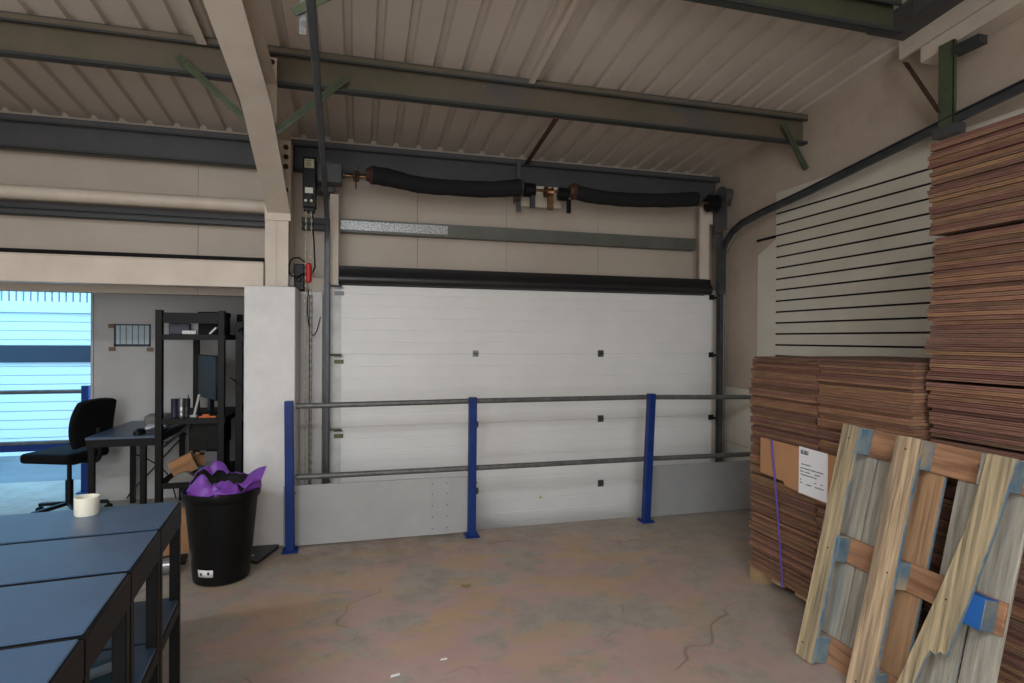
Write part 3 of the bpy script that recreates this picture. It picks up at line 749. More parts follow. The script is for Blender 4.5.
g.tube([(XF-.012, 2.975, .945), (XF-.011, 2.965, .85), (XF-.011, 2.95, .75), (XF-.011, 2.93, .6), (XF-.011, 2.905, .4), (XF-.011, 2.885, .2), (XF-.011, 2.872, .08)], .0055, 6)
st = one('strap', g, 'strap', 'purple strap running down the kraft sheet and low stack', 'strap')

# leaning pallet seen from below
lp = thing('wooden_pallet', 'weathered wooden pallet with blue blocks leaning upright on the cardboard stacks', 'pallet', (2.095, 2.363, .004))
lp.rotation_mode = 'XYZ'
lp.matrix_basis = Matrix.Translation((2.088, 2.363, .012)) @ Matrix.Rotation(.05, 4, 'Z') @ Matrix.Rotation(.215, 4, 'Y') @ Matrix.Rotation(.035, 4, 'X')
PL, PW, T1, T2, T3, T4 = 1.157, .77, .017, .074, .015, .016
# local: w runs along -Y, l along Z, depth along +X
def pb(name, w0, w1, l0, l1, d0, d1, m, bev=.003, skew=0, jag=None):
    g = G()
    if jag: poly = [(-w, l) for w, l in jag]
    else: poly = [(-w0, l0), (-w1, l0), (-w1-skew, l1), (-w0-skew, l1)]
    g.prism(poly, 0, d0, d1); o = obj(name, g, m, lp, bev=bev, local=True)
    if name in ('bottom_board', 'block') or m == 'wood_brown_long':       # blue paint on the board and block edges
        o.data.materials.append(M['blue_wood'])
        for p in o.data.polygons:
            if p.normal.y < -.6: p.material_index = 1
    return o
pb('bottom_board', 0, .10, 0, PL, 0, T1, 'wood_olive', jag=[(0, 0), (.045, -.004), (.10, 0), (.101, .3), (.096, .6), (.1, PL-.005), (.06, PL), (0, PL), (.003, .5)])
pb('bottom_board', .283, .408, 0, PL, 0, T1, 'wood_tan', jag=[(.283, 0), (.408, 0), (.41, .5), (.404, .8), (.408, PL-.003), (.35, PL), (.283, PL-.002), (.287, .6)])
pb('bottom_board', .55, .68, 0, PL, 0, T1, 'wood_olive', jag=[(.465, 0), (.535, 0), (.56, .15), (.585, .30), (.60, .345), (.625, .34), (.637, .36), (.66, .353), (.70, .6), (.735, .85), (.765, PL), (.66, PL), (.635, .85), (.59, .6), (.535, .34)])
for l0, l1 in ((.008, .135), (.50, .62), (PL-.13, PL-.004)):
    mid = .4 < l0 < .9
    pb('block', .006, .10, l0, l1, T1, T1+T2, 'wood_grey')
    pb('block', .295, .40, l0, l1, T1, T1+T2, 'wood_grey' if not mid else 'blue_wood')
    pb('block', .63, .745, l0, l1, T1, T1+T2, 'bright_blue_wood' if mid else 'wood_grey')
    pb('cross_board', 0, .77, l0-.002, l1+.002, T1+T2, T1+T2+T3, 'wood_brown')
D0 = T1+T2+T3
for a, b, m_ in ((0, .13, 'wood_grey'), (.135, .25, 'wood_grey'), (.29, .455, 'wood_brown_long'), (.505, .64, 'wood_grey'), (.65, .77, 'wood_grey')):
    pb('deck_board', a, b, 0, PL, D0, D0+T4, m_)
g = G()
for a, l in ((.03, .07), (.06, .55), (.05, 1.09), (.33, .06), (.37, .56), (.34, 1.1), (.62, .56), (.64, 1.1)): g.lathe([(.004, 0), (.004, -.002)], (0, -a, l), 7, 'x')
obj('nail', g, 'rust', lp, local=True)

# ------------------------------------------------------------------ benches
ROW = .095
BZ = .86
wb = thing('work_bench', 'black topped work bench at the row end with the white pot', 'bench', (-.718, 2.70, 0), (0, 0, ROW))
BD, BL = .385, 1.3
def bl(name, g, m, bev=.002, parent=None): return obj(name, g, m, parent or wb, bev=bev, local=True)
g = G(); g.box(-BL, -.006, -BD+.009, -.007, BZ-.006, BZ); bl('top', g, 'bench_top', .003)
g = G()
g.box(-.035, .002, -BD+.002, -.002, BZ-.1, BZ-.006); g.box(-BL, -BL+.03, -BD+.002, -.002, BZ-.085, BZ-.013); g.box(-BL, 0, -.03, -.002, BZ-.07, BZ-.006); g.box(-BL, 0, -BD+.002, -BD+.03, BZ-.07, BZ-.006)
bl('frame', g, 'rack_black')
for x in (-.036, -BL):
    for y in (-.038, -BD+.002):
        g = G(); g.box(x, x+.036, y, y+.004, 0, BZ-.013); g.box(x if x < -1 else x+.032, x+.004 if x < -1 else x+.036, y, y+.036, 0, BZ-.013); g.box(x+.003, x+.033, y+.003, y+.033, 0, .02)
        g.box(x+.004, x+.033, y+.004, y+.034, .02, BZ-.02)
        lg = bl('leg', g, 'rack_black')
g = G(); g.box(-BL, -.004, -BD+.004, -.004, .445, .457); bl('lower_shelf', g, 'bench_top', .002)
g = G(); g.box(-.03, .001, -BD+.03, -.03, .40, .444); g.box(-BL+.03, -.03, -.03, -.004, .41, .444); g.box(-BL+.03, -.03, -BD+.004, -BD+.03, .41, .444); bl('shelf_rail', g, 'rack_black')
def along(k): return Vector((-.718, 2.70, 0)) + Vector((math.sin(ROW), -math.cos(ROW), 0))*(BD+.008)*k
dup(wb, along(1), label='black topped work bench second along the row from the pot')
dup(wb, along(2), label='black topped work bench third along the row, brown clutter on its shelf')
dup(wb, along(3), label='black topped work bench at the near end of the row')
g = G(); g.lathe([(.0, .003), (.036, .003), (.039, 0), (.041, .006), (.0415, .066), (.041, .069), (.037, .069), (.036, .02), (0, .018)], (-1.012, 2.575, BZ), 28)
one('pot', g, 'mug_white', 'small white round pot standing on the end work bench', 'pot')
# clutter on the lower shelf
def onrow(k, dx, dy, z): return along(k)+Matrix.Rotation(ROW, 3, 'Z') @ Vector((dx, dy, z))
p = onrow(2, -.17, -.2, .4575); g = G(); g.lathe([(.02, 0), (.045, 0), (.045, .045), (.02, .045), (.02, 0)], p, 20)
one('tape_roll', g, 'black_plastic', 'black tape roll lying on the lower bench shelf', 'tape')
p = onrow(2, -.28, -.27, .4575); g = G(); g.obox(p+Vector((0, 0, .012)), (.09, .06, .024), (0, 0, .5)); g.obox(p+Vector((.02, 0, .03)), (.05, .05, .014), (0, .15, .5))
one('scraper', g, 'wood_tan', 'small tan block beside the black tape roll on the shelf', 'block', bev=.003)
p = onrow(1, -.16, -.2, .457); g = G(); g.obox(p+Vector((0, 0, .006)), (.16, .21, .01), (0, 0, .3))
one('notebook', g, 'teal_plastic', 'teal folder lying flat on the lower bench shelf', 'folder', bev=.002)
p = onrow(1, -.15, -.19, .4695); g = G(); g.obox(p+Vector((0, 0, .006)), (.15, .05, .009), (0, 0, .6))
one('steel_ruler', g, 'silver', 'shiny steel bar lying on the teal folder', 'ruler')
# things on the floor under / behind the benches
g = G(); g.tube([(-1.42, 4.13, .055), (-1.13, 4.22, .055)], .05, 20); g.tube([(-1.425, 4.128, .055), (-1.415, 4.131, .055)], .054, 20)
one('steel_tube', g, 'silver', 'short shiny steel tube lying on the floor behind the benches', 'tube')
g = G(); g.obox((-1.3, 4.62, .15), (.3, .12, .29), (.12, 0, .1))
bx_ = one('cardboard_box', g, 'kraft', 'upright brown cardboard box on the floor behind the black bin', 'box', bev=.003)
g = G(); g.obox((-1.3, 4.40, .012), (.32, .16, .02), (0, 0, .15))
one('floor_plate', g, 'black_matte', 'flat black plate on the floor before the cardboard box', 'plate')

# ------------------------------------------------------------------ bin, bag, mat
BC = (-.842, 4.06)
bn = thing('rubbish_bin', 'round black rubbish bin with a purple bag beside the benches', 'bin', (*BC, 0))
g = G(); g.lathe([(.0, .004), (.152, .004), (.165, .012), (.17, .05), (.214, .545), (.208, .545), (.162, .03), (0, .024)], (*BC, 0), 40); obj('body', g, 'bin_black', bn)
g = G(); g.lathe([(.211, .52), (.225, .525), (.227, .535), (.234, .565), (.232, .578), (.222, .58), (.210, .565), (.211, .52)], (*BC, 0), 40); obj('rim', g, 'bin_black', bn)
def onbin(px, py, r):
    d = at(px, py, 4.0)-Vector((0, 0, CAMH)); d.normalize(); o = Vector((-BC[0], -BC[1], 0))
    a = d.x**2+d.y**2; b = (d.x*o.x+d.y*o.y); c = o.x**2+o.y**2-r*r; t = (-b-math.sqrt(b*b-a*c))/a
    return Vector((0, 0, CAMH))+d*t
def sticker(name, px0, px1, py0, py1, m, label):
    zc = onbin((px0+px1)/2, (py0+py1)/2, .175).z; rr = .1665+(zc-.012)*.089+.0015
    a, b = onbin(px0, (py0+py1)/2, rr), onbin(px1, (py0+py1)/2, rr); z1 = onbin((px0+px1)/2, py0, rr).z; z0 = onbin((px0+px1)/2, py1, rr).z
    A0 = math.atan2(a.y-BC[1], a.x-BC[0]); A1 = math.atan2(b.y-BC[1], b.x-BC[0])
    g = G(); g.grid(lambda u, v: (BC[0]+(rr+(v-.5)*(z1-z0)*.089)*math.cos(A0+(A1-A0)*u), BC[1]+(rr+(v-.5)*(z1-z0)*.089)*math.sin(A0+(A1-A0)*u), z0+(z1-z0)*v), 6, 2)
    return obj(name, g, m, bn, solid=.001, label=label)
s_ = sticker('sticker', 198, 213, 570.5, 578, 'paper', 'white tag with two dark marks')
sticker('sticker_mark', 207, 209.5, 572.5, 575.5, 'ink', None)
sticker('sticker_mark', 200, 202, 573, 576, 'hinge_grey', None)
# crumpled bag
bag = thing('bin_bag', 'crumpled purple bag with black lining bulging out of the bin', 'bag', (*BC, .5))
def bump(a, deg, w):
    d = (a-R(deg)+PI) % (2*PI)-PI
    return math.exp(-(d/w)**2)
def rim(a):   # height and radius of the bag's upper edge round the bin
    z = .60+.115*bump(a, 112, .42)+.06*bump(a, 150, .3)+.085*bump(a, 12, .42)+.03*bump(a, 60, .3)+.05*bump(a, 215, .3)+.03*bump(a, 262, .35)-.02*bump(a, 300, .4)
    r_ = .197+.060*bump(a, 8, .4)-.045*bump(a, 215, .5)-.03*bump(a, 262, .4)
    return z+.007*math.sin(11*a)+.005*math.sin(19*a+1), r_
def skin(u, v):
    a = 2*PI*u; z1, r1 = rim(a); z = .50+(z1-.50)*v
    r_ = .203*(1-v)+r1*v+.012*math.sin(PI*v)*math.sin(9*a+5*v)
    return (BC[0]+r_*math.cos(a), BC[1]+r_*math.sin(a), z)
def lining(u, v):
    a = 2*PI*u; z1, r1 = rim(a); r_ = (r1-.006)*(1-.28*v)+.008*math.sin(7*a+4*v)*v
    return (BC[0]+r_*math.cos(a), BC[1]+r_*math.sin(a), z1-.003-(z1-.49)*v)
g = G(); g.grid(skin, 96, 10); bmesh.ops.remove_doubles(g.bm, verts=g.bm.verts, dist=1e-4); obj('skin', g, 'purple_bag', bag, smooth=60, solid=.003)
g = G(); g.grid(lining, 96, 8); bmesh.ops.remove_doubles(g.bm, verts=g.bm.verts, dist=1e-4); obj('lining', g, 'black_matte', bag, smooth=60, solid=.003)
def fold(u, v):   # near side folded inwards
    a = R(196)+R(118)*u; r_ = .204-.12*v
    z = .575+.05*v+.085*math.sin(PI*min(1, v*1.1))*bump(a, 225, .38)+.03*math.sin(PI*v)*bump(a, 290, .4)+.010*math.sin(11*u+7*v)+.006*math.sin(23*u-9*v)
    return (BC[0]+r_*math.cos(a), BC[1]+r_*math.sin(a), z)
g = G(); g.grid(fold, 32, 14); obj('fold', g, 'purple_bag', bag, smooth=60, solid=.004)
def flap(u, v):   # flap over the rim towards the column, purple side out
    a = R(-38)+R(62)*u; z1, r1 = rim(a); r_ = r1-.10+.11*v
    z = .60+(z1-.592)*v+.02*math.sin(PI*v)+.008*math.sin(12*u+6*v)
    return (BC[0]+r_*math.cos(a), BC[1]+r_*math.sin(a)-.02, z)
g = G(); g.grid(flap, 20, 10); obj('flap', g, 'purple_bag', bag, smooth=60, solid=.004)
def back(u, v):   # purple fold hanging inside the far edge
    a = R(88)+R(52)*u; z1, r1 = rim(a); r_ = r1-.012-.035*v
    return (BC[0]+r_*math.cos(a), BC[1]+r_*math.sin(a), z1+.004-.055*v*(math.sin(PI*u)**.6+.05)+.006*math.sin(9*u))
g = G(); g.grid(back, 18, 6); obj('back_fold', g, 'purple_bag', bag, smooth=60, solid=.004)
g = G(); g.grid(lambda u, v: (BC[0]+.165*math.sqrt(v)*math.cos(2*PI*u), BC[1]+.165*math.sqrt(v)*math.sin(2*PI*u), .50+.02*math.sin(6*u*PI+5*v)), 30, 6); obj('contents', g, 'black_matte', bag, smooth=60, solid=.004)
bt = thing('drink_carton', 'small green and white wrapper lying in the purple bag', 'wrapper', (-.835, 3.98, .53))
g = G(); g.lathe([(0, 0), (.03, .005), (.038, .03), (.034, .07), (.015, .095), (0, .1)], (0, 0, 0), 16); g.xf(Matrix.Translation((-.84, 4.0, .55)) @ Matrix.Rotation(.7, 4, 'Y')); obj('pack', g, 'green_bottle', bt)
g = G(); g.lathe([(.0395, .02), (.041, .03), (.040, .042), (.039, .043)], (0, 0, 0), 16); g.xf(Matrix.Translation((-.84, 4.0, .55)) @ Matrix.Rotation(.7, 4, 'Y')); obj('white_band', g, 'paper', bt, solid=.001)
g = G(); g.prism([(-.80, 4.555), (-.555, 4.54), (-.555, 4.50), (-.645, 4.24), (-.66, 4.22), (-.75, 4.30), (-.84, 4.36)], 2, .002, .022)
mt_ = one('rubber_mat', g, 'black_rubber', 'flat black mat on the floor at the foot of the white column', 'mat', bev=.004)
g = G(); g.prism([(-.735, 4.33), (-.69, 4.335), (-.715, 4.37)], 2, .0225, .024)
one('paper_scrap', g, 'paper', 'small white scrap lying on the black mat', 'scrap')

# ------------------------------------------------------------------ office alcove
# black rack
rk = thing('black_rack', 'tall black open rack against the pale office wall', 'rack', (-1.27, 5.55, 0))
RX0, RX1, RY0, RY1 = -1.56, -1.05, 5.15, 5.95
for x in (RX0, RX1-.055):
    for y in (RY0, RY1-.05):
        xo = x+(.085 if y > RY0 and x == RX0 else 0)
        g = G(); g.box(xo, xo+.05, y, y+.05, 0, 1.765); obj('post', g, 'rack_black', rk, bev=.003)
for z in (1.525, .845, .33):
    g = G(); g.box(RX0+.004, RX1+.0, RY0+.004, RY1-.004, z, z+.045); obj('shelf', g, 'rack_black', rk)
g = G(); g.box(RX0+.055, RX1-.055, RY0+.008, RY0+.03, 1.66, 1.745); obj('top_rail', g, 'rack_black', rk)
g = G(); g.bar((RX0+.05, RY0+.03, .66), (RX0+.25, RY0+.03, .84), .02, .03, (0, 1, 0)); obj('diagonal', g, 'rack_black', rk)
rk2 = thing('black_rack', 'second black rack partly hidden behind the white column', 'rack', (-.75, 5.6, 0))
for x in (-1.0, -.57):
    for y in (5.3, 5.95):
        g = G(); g.box(x, x+.05, y, y+.05, 0, 1.68); obj('post', g, 'rack_black', rk2)
for z in (1.525, .86, .33):
    g = G(); g.box(-.996, -.524, 5.304, 5.996, z, z+.045); obj('shelf', g, 'rack_black', rk2)
g = G(); g.box(-.95, -.57, 5.31, 5.34, 1.62, 1.68); obj('top_rail', g, 'rack_black', rk2)
# items on top shelf
ZT = 1.571
g = G(); g.obox((-1.42, 5.3, ZT+.045), (.15, .1, .09), (0, 0, .1)); g.obox((-1.43, 5.3, ZT+.098), (.12, .09, .012), (0, -.25, .1))
one('binder', g, 'navy', 'dark navy case on the top rack shelf', 'case', bev=.004)
g = G(); g.box(-1.515, -1.445, 5.4, 5.55, ZT, ZT+.13)
one('paper_box', g, 'paper', 'white box at the post end of the top rack shelf', 'box', bev=.003)
g = G(); g.box(-1.345, -1.30, 5.36, 5.52, ZT, ZT+.14)
one('card_file', g, 'paper', 'white upright file beside the navy case on the rack', 'file', bev=.002)
g = G(); g.box(-1.285, -1.10, 5.3, 5.6, ZT, ZT+.185); g.box(-1.29, -1.095, 5.295, 5.605, ZT+.15, ZT+.19)
one('black_crate', g, 'black_matte', 'large black box on the top rack shelf', 'box', bev=.004)
g = G(); g.obox((-1.335, 5.24, ZT+.016), (.10, .06, .03), (0, 0, .1))
one('envelope', g, 'paper', 'small white packet at the front of the top rack shelf', 'packet', bev=.003)
g = G(); g.obox((-1.155, 5.23, ZT+.03), (.014, .05, .075), (0, .75, 0))
one('white_stick', g, 'paper', 'slanted white stick leaning on the black box', 'stick', bev=.002)
g = G(); g.tube(smoothpath([(-.98, 5.29, 1.6), (-.93, 5.28, 1.63), (-.86, 5.28, 1.585), (-.83, 5.285, 1.575), (-.84, 5.28, 1.5), (-.835, 5.28, 1.2), (-.85, 5.29, .95), (-.84, 5.32, .93)], 6), .007, 6)
one('hanging_cable', g, 'black_plastic', 'black cable hanging from the top shelf next to the white column', 'cable')
g = G(); g.tube(smoothpath([(-1.06, 5.4, 1.2), (-1.0, 5.29, 1.18), (-.93, 5.28, 1.1), (-.87, 5.25, .99), (-.86, 5.26, .96)], 6), .006, 6)
one('hanging_cable', g, 'black_plastic', 'black cable drooping from the monitor to the second rack', 'cable')
# middle shelf
ZM = .891
mo = thing('computer_monitor', 'black computer monitor seen nearly edge on in the rack', 'monitor', (-1.26, 5.55, ZM), (0, 0, R(-62)))
g = G(); g.box(-.27, .27, -.018, .012, .12, .50); obj('casing', g, 'black_plastic', mo, bev=.008, segs=2, local=True)
g = G(); g.box(-.255, .255, -.0195, -.0175, .135, .485); obj('screen', g, 'screen', mo, local=True)
g = G(); g.box(-.15, .15, .012, .045, .2, .42); obj('rear_cover', g, 'black_plastic', mo, bev=.01, local=True)
g = G(); g.box(-.035, .035, .0, .035, .01, .2); g.lathe([(.11, .0), (.11, .008), (.04, .016)], (0, .0, 0), 24); obj('stand', g, 'black_plastic', mo, local=True)
for i, (dx, m_, lb_) in enumerate(((-.045, 'navy', 'dark blue sided pen tin beside the rack post'), (0., 'silver', 'silver ribbed pen tin between two other tins'), (.045, 'steel_dark', 'dark steel pen tin next to the monitor'))):
    g = G(); x = -1.392+dx; yy = 5.215+.03*(i % 2); g.lathe([(.0, .004), (.024, 0), (.0255, .004), (.0255, .03), (.0245, .035), (.0255, .04), (.0255, .08), (.0245, .085), (.0255, .09), (.0255, .15), (.0265, .155), (.0235, .155), (.0235, .02), (0, .015)], (x, yy, ZM), 22)
    if i == 2: g.tube([(x+.005, yy, ZM+.03), (x+.012, yy, ZM+.185)], .005, 6)
    one('pen_tin', g, m_, lb_, 'tin', 'pen tins on the rack shelf')
g = G(); g.obox((-1.275, 5.22, ZM+.095), (.018, .03, .19), (0, .22, 0)); g.obox((-1.296, 5.22, ZM+.012), (.05, .05, .02))
one('white_stylus', g, 'grey_board', 'pale upright holder leaning beside the monitor', 'holder', bev=.002)
g = G(); g.box(-1.25, -1.12, 5.17, 5.21, ZM, ZM+.012); g.obox((-1.2, 5.19, ZM+.02), (.05, .03, .014), (0, 0, .2))
one('marker', g, 'orange', 'small orange marker at the front edge of the rack shelf', 'marker', bev=.002)
g = G(); g.box(-.94, -.58, 5.36, 5.6, .906, .94); g.box(-.92, -.6, 5.38, 5.58, .94, .975)
one('black_console', g, 'black_plastic', 'black flat device on the second rack below the hanging cables', 'device', bev=.004)
# lower region
g = G(); g.box(-1.33, -1.11, 5.21, 5.7, .62, .843); g.box(-1.322, -1.19, 5.205, 5.21, .63, .70)
one('black_drawer_unit', g, 'black_matte', 'black drawer unit hung under the rack shelf', 'drawers', bev=.004)
ZL = .376
g = G(); g.box(-1.215, -1.12, 5.22, 5.7, ZL, ZL+.23); g.box(-1.205, -1.13, 5.212, 5.22, ZL+.13, ZL+.145)
pcx = one('computer_tower', g, 'pc_grey', 'grey computer tower standing low in the rack behind the bin', 'computer', bev=.005)
g = G(); g.box(-.945, -.575, 5.32, 5.9, ZL, ZL+.46); 
pcb = one('black_cabinet', g, 'black_plastic', 'black cabinet low on the second rack beside the white column', 'cabinet', bev=.006)
cbx = thing('open_carton', 'small open brown cardboard carton tilted on the low rack shelf', 'box', (-1.39, 5.22, .42))
rt = Euler((.35, -.42, .2)).to_matrix()
g = G(); g.obox((-1.385, 5.27, .49), (.18, .12, .11), rt); obj('carton_body', g, 'kraft', cbx, bev=.003)
g = G(); g.obox(Vector((-1.385, 5.27, .49))+rt @ Vector((0, -.062, .03)), (.12, .002, .004), rt); obj('slot', g, 'tape_brown', cbx)
g = G(); g.obox(Vector((-1.385, 5.27, .49))+rt @ Vector((.0, -.03, .062)), (.18, .06, .004), rt @ Euler((.5, 0, 0)).to_matrix()); obj('carton_flap', g, 'kraft', cbx)
g = G(); g.prism([(-1.47, .376), (-1.27, .376), (-1.285, .42), (-1.33, .455), (-1.36, .455), (-1.42, .43)], 1, 5.07, 5.12); g.box(-1.46, -1.27, 5.068, 5.07, .40, .403)
gb = one('grey_pouch', g, 'grey_cloth', 'grey triangular pouch on the low rack shelf before the carton', 'pouch', bev=.012, segs=2)
gb.location.y += .09
g = G(); g.obox((-1.255, 5.33, .44), (.09, .08, .05), (0, .2, .4)); g.obox((-1.25, 5.33, .415), (.05, .04, .075), (0, 0, .2))
one('teal_tape_gun', g, 'teal_plastic', 'blue tape gun between the carton and the grey tower', 'tape gun', bev=.006)
g = G(); g.obox((-1.32, 5.46, .46), (.12, .1, .165), (0, 0, .3)); g.box(-1.34, -1.30, 5.43, 5.47, .543, .565)
one('brown_packet', g, 'kraft', 'brown packet standing behind the tilted carton', 'packet', bev=.004)
g = G(); g.lathe([(0, 0), (.028, 0), (.028, .09), (.012, .11), (.012, .13), (0, .13)], (-1.24, 5.56, ZL), 16)
one('white_bottle', g, 'paper', 'small white bottle behind the tilted carton', 'bottle')

# desk
dk = thing('office_desk', 'black edged office desk beside the chair and the bright doorway', 'desk', (-1.8, 5.6, 0))
g = G(); g.box(-2.06, -1.568, 5.2, 6.15, .735, .755); obj('desk_top', g, 'bench_top', dk, bev=.002)
g = G(); g.box(-2.055, -1.572, 5.205, 5.23, .675, .735); g.box(-2.055, -2.03, 5.205, 6.1, .68, .735); g.box(-1.595, -1.572, 5.205, 6.1, .68, .735); obj('apron', g, 'rack_black', dk)
for x, y in ((-1.69, 5.23), (-2.04, 6.06), (-1.63, 6.06), (-2.055, 5.24)):
    g = G(); g.box(x, x+.04, y, y+.04, 0, .735); obj('leg', g, 'rack_black', dk)
g = G(); g.lathe([(0, .035), (.02, .033), (.036, .02), (.042, 0), (0, 0)], (0, 0, 0), 20); g.xf(Matrix.Translation((-1.72, 5.32, .7555)) @ Matrix.Diagonal((1.1, 1.8, 1.3, 1)))
one('computer_mouse', g, 'black_plastic', 'black mouse shaped device on the office desk', 'mouse')
g = G(); g.obox((-1.62, 5.42, .765), (.13, .2, .018), (0, 0, .1)); g.obox((-1.61, 5.42, .779), (.12, .18, .008), (0, 0, -.05))
one('notebook', g, 'navy', 'dark notebook on the office desk near the rack post', 'notebook', bev=.002)
g = G(); g.obox((-1.74, 5.88, .80), (.2, .22, .085), (0, 0, .1))
one('desk_tray', g, 'grey_cloth', 'grey tray at the back of the office desk', 'tray', bev=.008)
g = G(); g.obox((-1.70, 5.66, .767), (.15, .2, .02), (0, 0, .2))
one('paper_pad', g, 'paper', 'white paper pad in front of the grey desk tray', 'paper', bev=.001)
for k, (pts, lb_) in enumerate((([(-1.98, 5.9, .5), (-1.85, 6.0, .4), (-1.72, 6.05, .25), (-1.66, 6.08, .02)], 'dark cable falling under the office desk towards the floor'),
                         ([(-1.6, 6.17, .62), (-1.75, 6.17, .45), (-1.9, 6.17, .27), (-2.05, 6.165, .1), (-2.1, 6.165, .02)], 'dark cable slanting under the office desk to the doorway'),
                         ([(-1.56, 5.9, .66), (-1.7, 5.95, .58), (-1.82, 5.97, .565), (-2.0, 5.95, .60)], 'dark cable slung level under the office desk'))):
    g = G(); g.tube(smoothpath(pts, 6), .006, 6); one('power_cable', g, 'black_plastic', lb_, 'cable')
# office chair
ch = thing('office_chair', 'black office chair in front of the bright doorway', 'chair', (-2.42, 5.82, 0), (0, 0, R(70)))
def lo_(name, g, m, **k): return obj(name, g, m, ch, local=True, **k)
g = G(); g.obox((0, .03, .52), (.46, .44, .085)); lo_('seat', g, 'dark_fabric', bev=.03, segs=4)
def backf(u, v):
    a = (u-.5)*1.15; z = .60+.39*v; w = .22*(1-.14*abs(2*v-1)**2.5)
    return (w*math.sin(a)/math.sin(.575), -.23-.05*(1-math.cos(a))*-2.2-.05*v+.03*math.sin(PI*v), z+.02*(1-(2*u-1)**2))
g = G(); g.grid(backf, 14, 10); lo_('backrest', g, 'dark_fabric', smooth=70, solid=.05, bev=.012, segs=2)
g = G(); g.tube(smoothpath([(0, -.1, .465), (0, -.25, .475), (0, -.29, .58), (0, -.265, .76)], 5), .02, 10); g.box(-.09, .09, -.12, .12, .45, .48); lo_('back_bracket', g, 'black_plastic')
g = G(); g.tube([(0, 0, .09), (0, 0, .30)], .03, 14); g.tube([(0, 0, .30), (0, 0, .46)], .018, 14); lo_('gas_lift', g, 'black_plastic')
g = G()
for k in range(5):
    a = 2*PI*k/5+.3; e = Vector((math.cos(a)*.28, math.sin(a)*.28, .075)); g.bar((0, 0, .10), e, .045, .03)
lo_('star_base', g, 'black_plastic', bev=.006)
for k in range(5):
    a = 2*PI*k/5+.3; g = G(); c = Vector((math.cos(a)*.28, math.sin(a)*.28, .028))
    g.lathe([(.0, -.022), (.026, -.02), (.028, -.005), (.028, .005), (.026, .02), (0, .022)], c, 14, 'x'); g.box(c.x-.006, c.x+.006, c.y-.006, c.y+.006, .03, .075); lo_('castor', g, 'black_plastic')
# poster
ps = thing('wall_poster', 'small framed chart taped to the pale office wall', 'poster', (-2.06, 6.195, 1.45))
pa, pb_ = at(114, 324, 6.19), at(150.5, 346.5, 6.19)
g = G(); g.box(pa.x, pb_.x, 6.190, 6.199, pb_.z, pa.z); obj('sheet', g, 'poster', ps)
g = G(); w = .012
g.box(pa.x, pb_.x, 6.186, 6.190, pa.z-w, pa.z); g.box(pa.x, pb_.x, 6.186, 6.19, pb_.z, pb_.z+w*1.8); g.box(pa.x, pa.x+w*1.4, 6.186, 6.19, pb_.z, pa.z); g.box(pb_.x-w, pb_.x, 6.186, 6.19, pb_.z, pa.z)
obj('border', g, 'navy', ps)
g = G()
for k in range(1, 6):
    x = pa.x+(pb_.x-pa.x)*k/6.; g.box(x-.003, x+.003, 6.187, 6.19, pb_.z+.02, pa.z-.01)
obj('chart_line', g, 'pc_grey', ps)
for px, py in ((111.5, 326), (112, 349), (150, 349.5)):
    c = at(px, py, 6.19); g = G(); g.obox((c.x, 6.189, c.z), (.055, .004, .038)); obj('tape', g, 'tape_brown', ps)
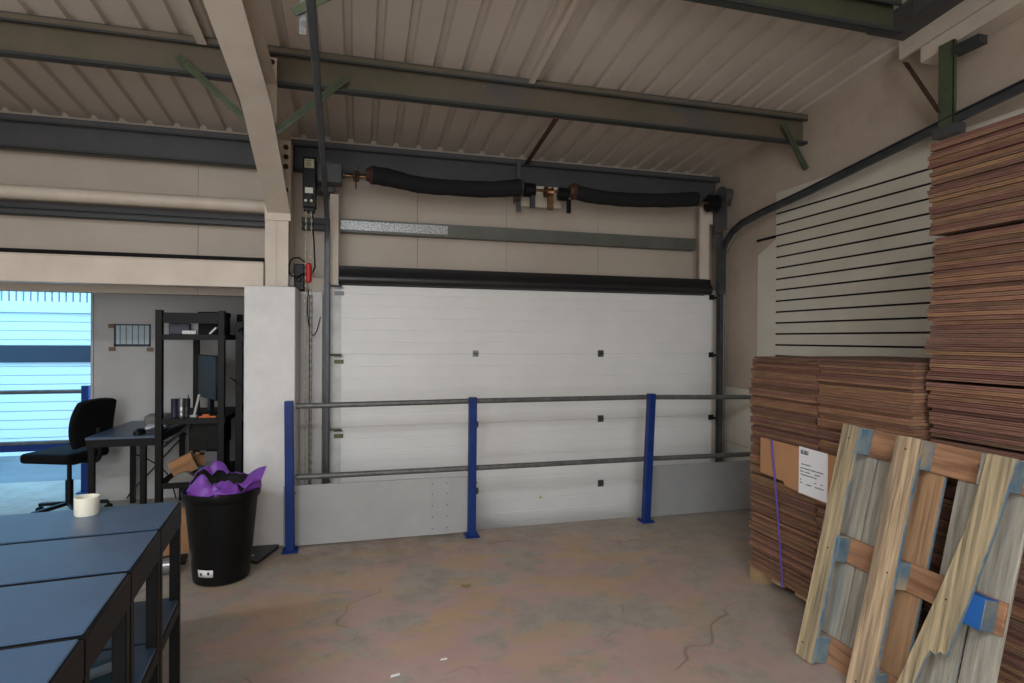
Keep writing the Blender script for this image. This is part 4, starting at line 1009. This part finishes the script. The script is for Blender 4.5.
# barrier at the doorway
b2 = thing('safety_barrier', 'blue post barrier with thin rails across the bright doorway', 'barrier', (-2.8, 6.6, 0))
p0 = at(86, 392, 6.6)
for x in (p0.x, p0.x-1.35):
    g = G(); g.box(x-.032, x+.032, 6.57, 6.63, 0, 1.06); po = obj('post', g, 'blue_paint', b2, bev=.004)
    g = G(); g.box(x-.06, x+.06, 6.54, 6.66, 0, .01); obj('base_plate', g, 'blue_paint', po)
for z in (1.0, .5):
    g = G(); g.tube([(p0.x-1.35, 6.655, z), (p0.x, 6.655, z)], .021, 12); obj('rail', g, 'rail_steel', b2)
g = G(); g.box(p0.x-1.35, p0.x, 6.64, 6.65, .42, .51); obj('mid_board', g, 'blue_paint', b2)

# ------------------------------------------------------------------ litter
g = G(); g.grid(lambda u, v: (.656+.06*(u-.5)*1.0, 3.528+.03*(v-.5)*math.sin(PI*min(max(u, .06), .94)), .006+.010*(2*u-1)**2*(.5+v)), 8, 4)
one('dry_leaf', g, 'leafbrown', 'curled brown leaf lying on the stained floor', 'leaf', solid=.0015, smooth=70)
g = G(); g.prism([(.15, 2.665), (.195, 2.675), (.193, 2.69), (.155, 2.684)], 2, .001, .003)
one('paper_scrap', g, 'paper', 'thin white paper scrap on the open floor nearer the benches', 'scrap')
g = G(); g.prism([(.39, 2.748), (.425, 2.752), (.42, 2.762), (.395, 2.76)], 2, .001, .003)
one('paper_scrap', g, 'paper', 'tiny white paper scrap on the open floor nearer the pallet', 'scrap')

# ------------------------------------------------------------------ light
def area(name, loc, rot, sx, sy, power, col):
    l = bpy.data.lights.new(name, 'AREA'); l.shape = 'RECTANGLE'; l.size = sx; l.size_y = sy; l.energy = power; l.color = col
    o = bpy.data.objects.new(name, l); COL.objects.link(o); o.location = loc; o.rotation_euler = rot; return o
WARM = (1, .93, .86); COOL = (.86, .935, 1)
for x, y, z in ((-2.3, .2, 3.3), (.2, -1.2, 3.6), (-2.3, -2.6, 3.6)):
    area('unseen_tube_light', (x, y, z), (0, 0, 0), 1.6, .2, 75, COOL)
    area('unseen_tube_light', (x, y, z+.08), (PI, 0, 0), 1.6, .2, 42, COOL)  # upward twin of the unseen tube, added to brighten the roof
area('rear_fill_light', (-1.6, YR+.1, 1.7), (R(90), 0, 0), 3.2, 3.0, 160, (.9, .95, 1))  # added fill light at the closed rear wall, no doorway there
w = bpy.data.worlds.new('world'); S.world = w; w.use_nodes = True
bg = w.node_tree.nodes['Background']; bg.inputs['Color'].default_value = (.30, .66, 1, 1); bg.inputs['Strength'].default_value = 3.2
S.view_settings.view_transform = 'Standard'; S.view_settings.look = 'None'; S.view_settings.exposure = .2; S.view_settings.gamma = 1
S.view_settings.use_curve_mapping = False
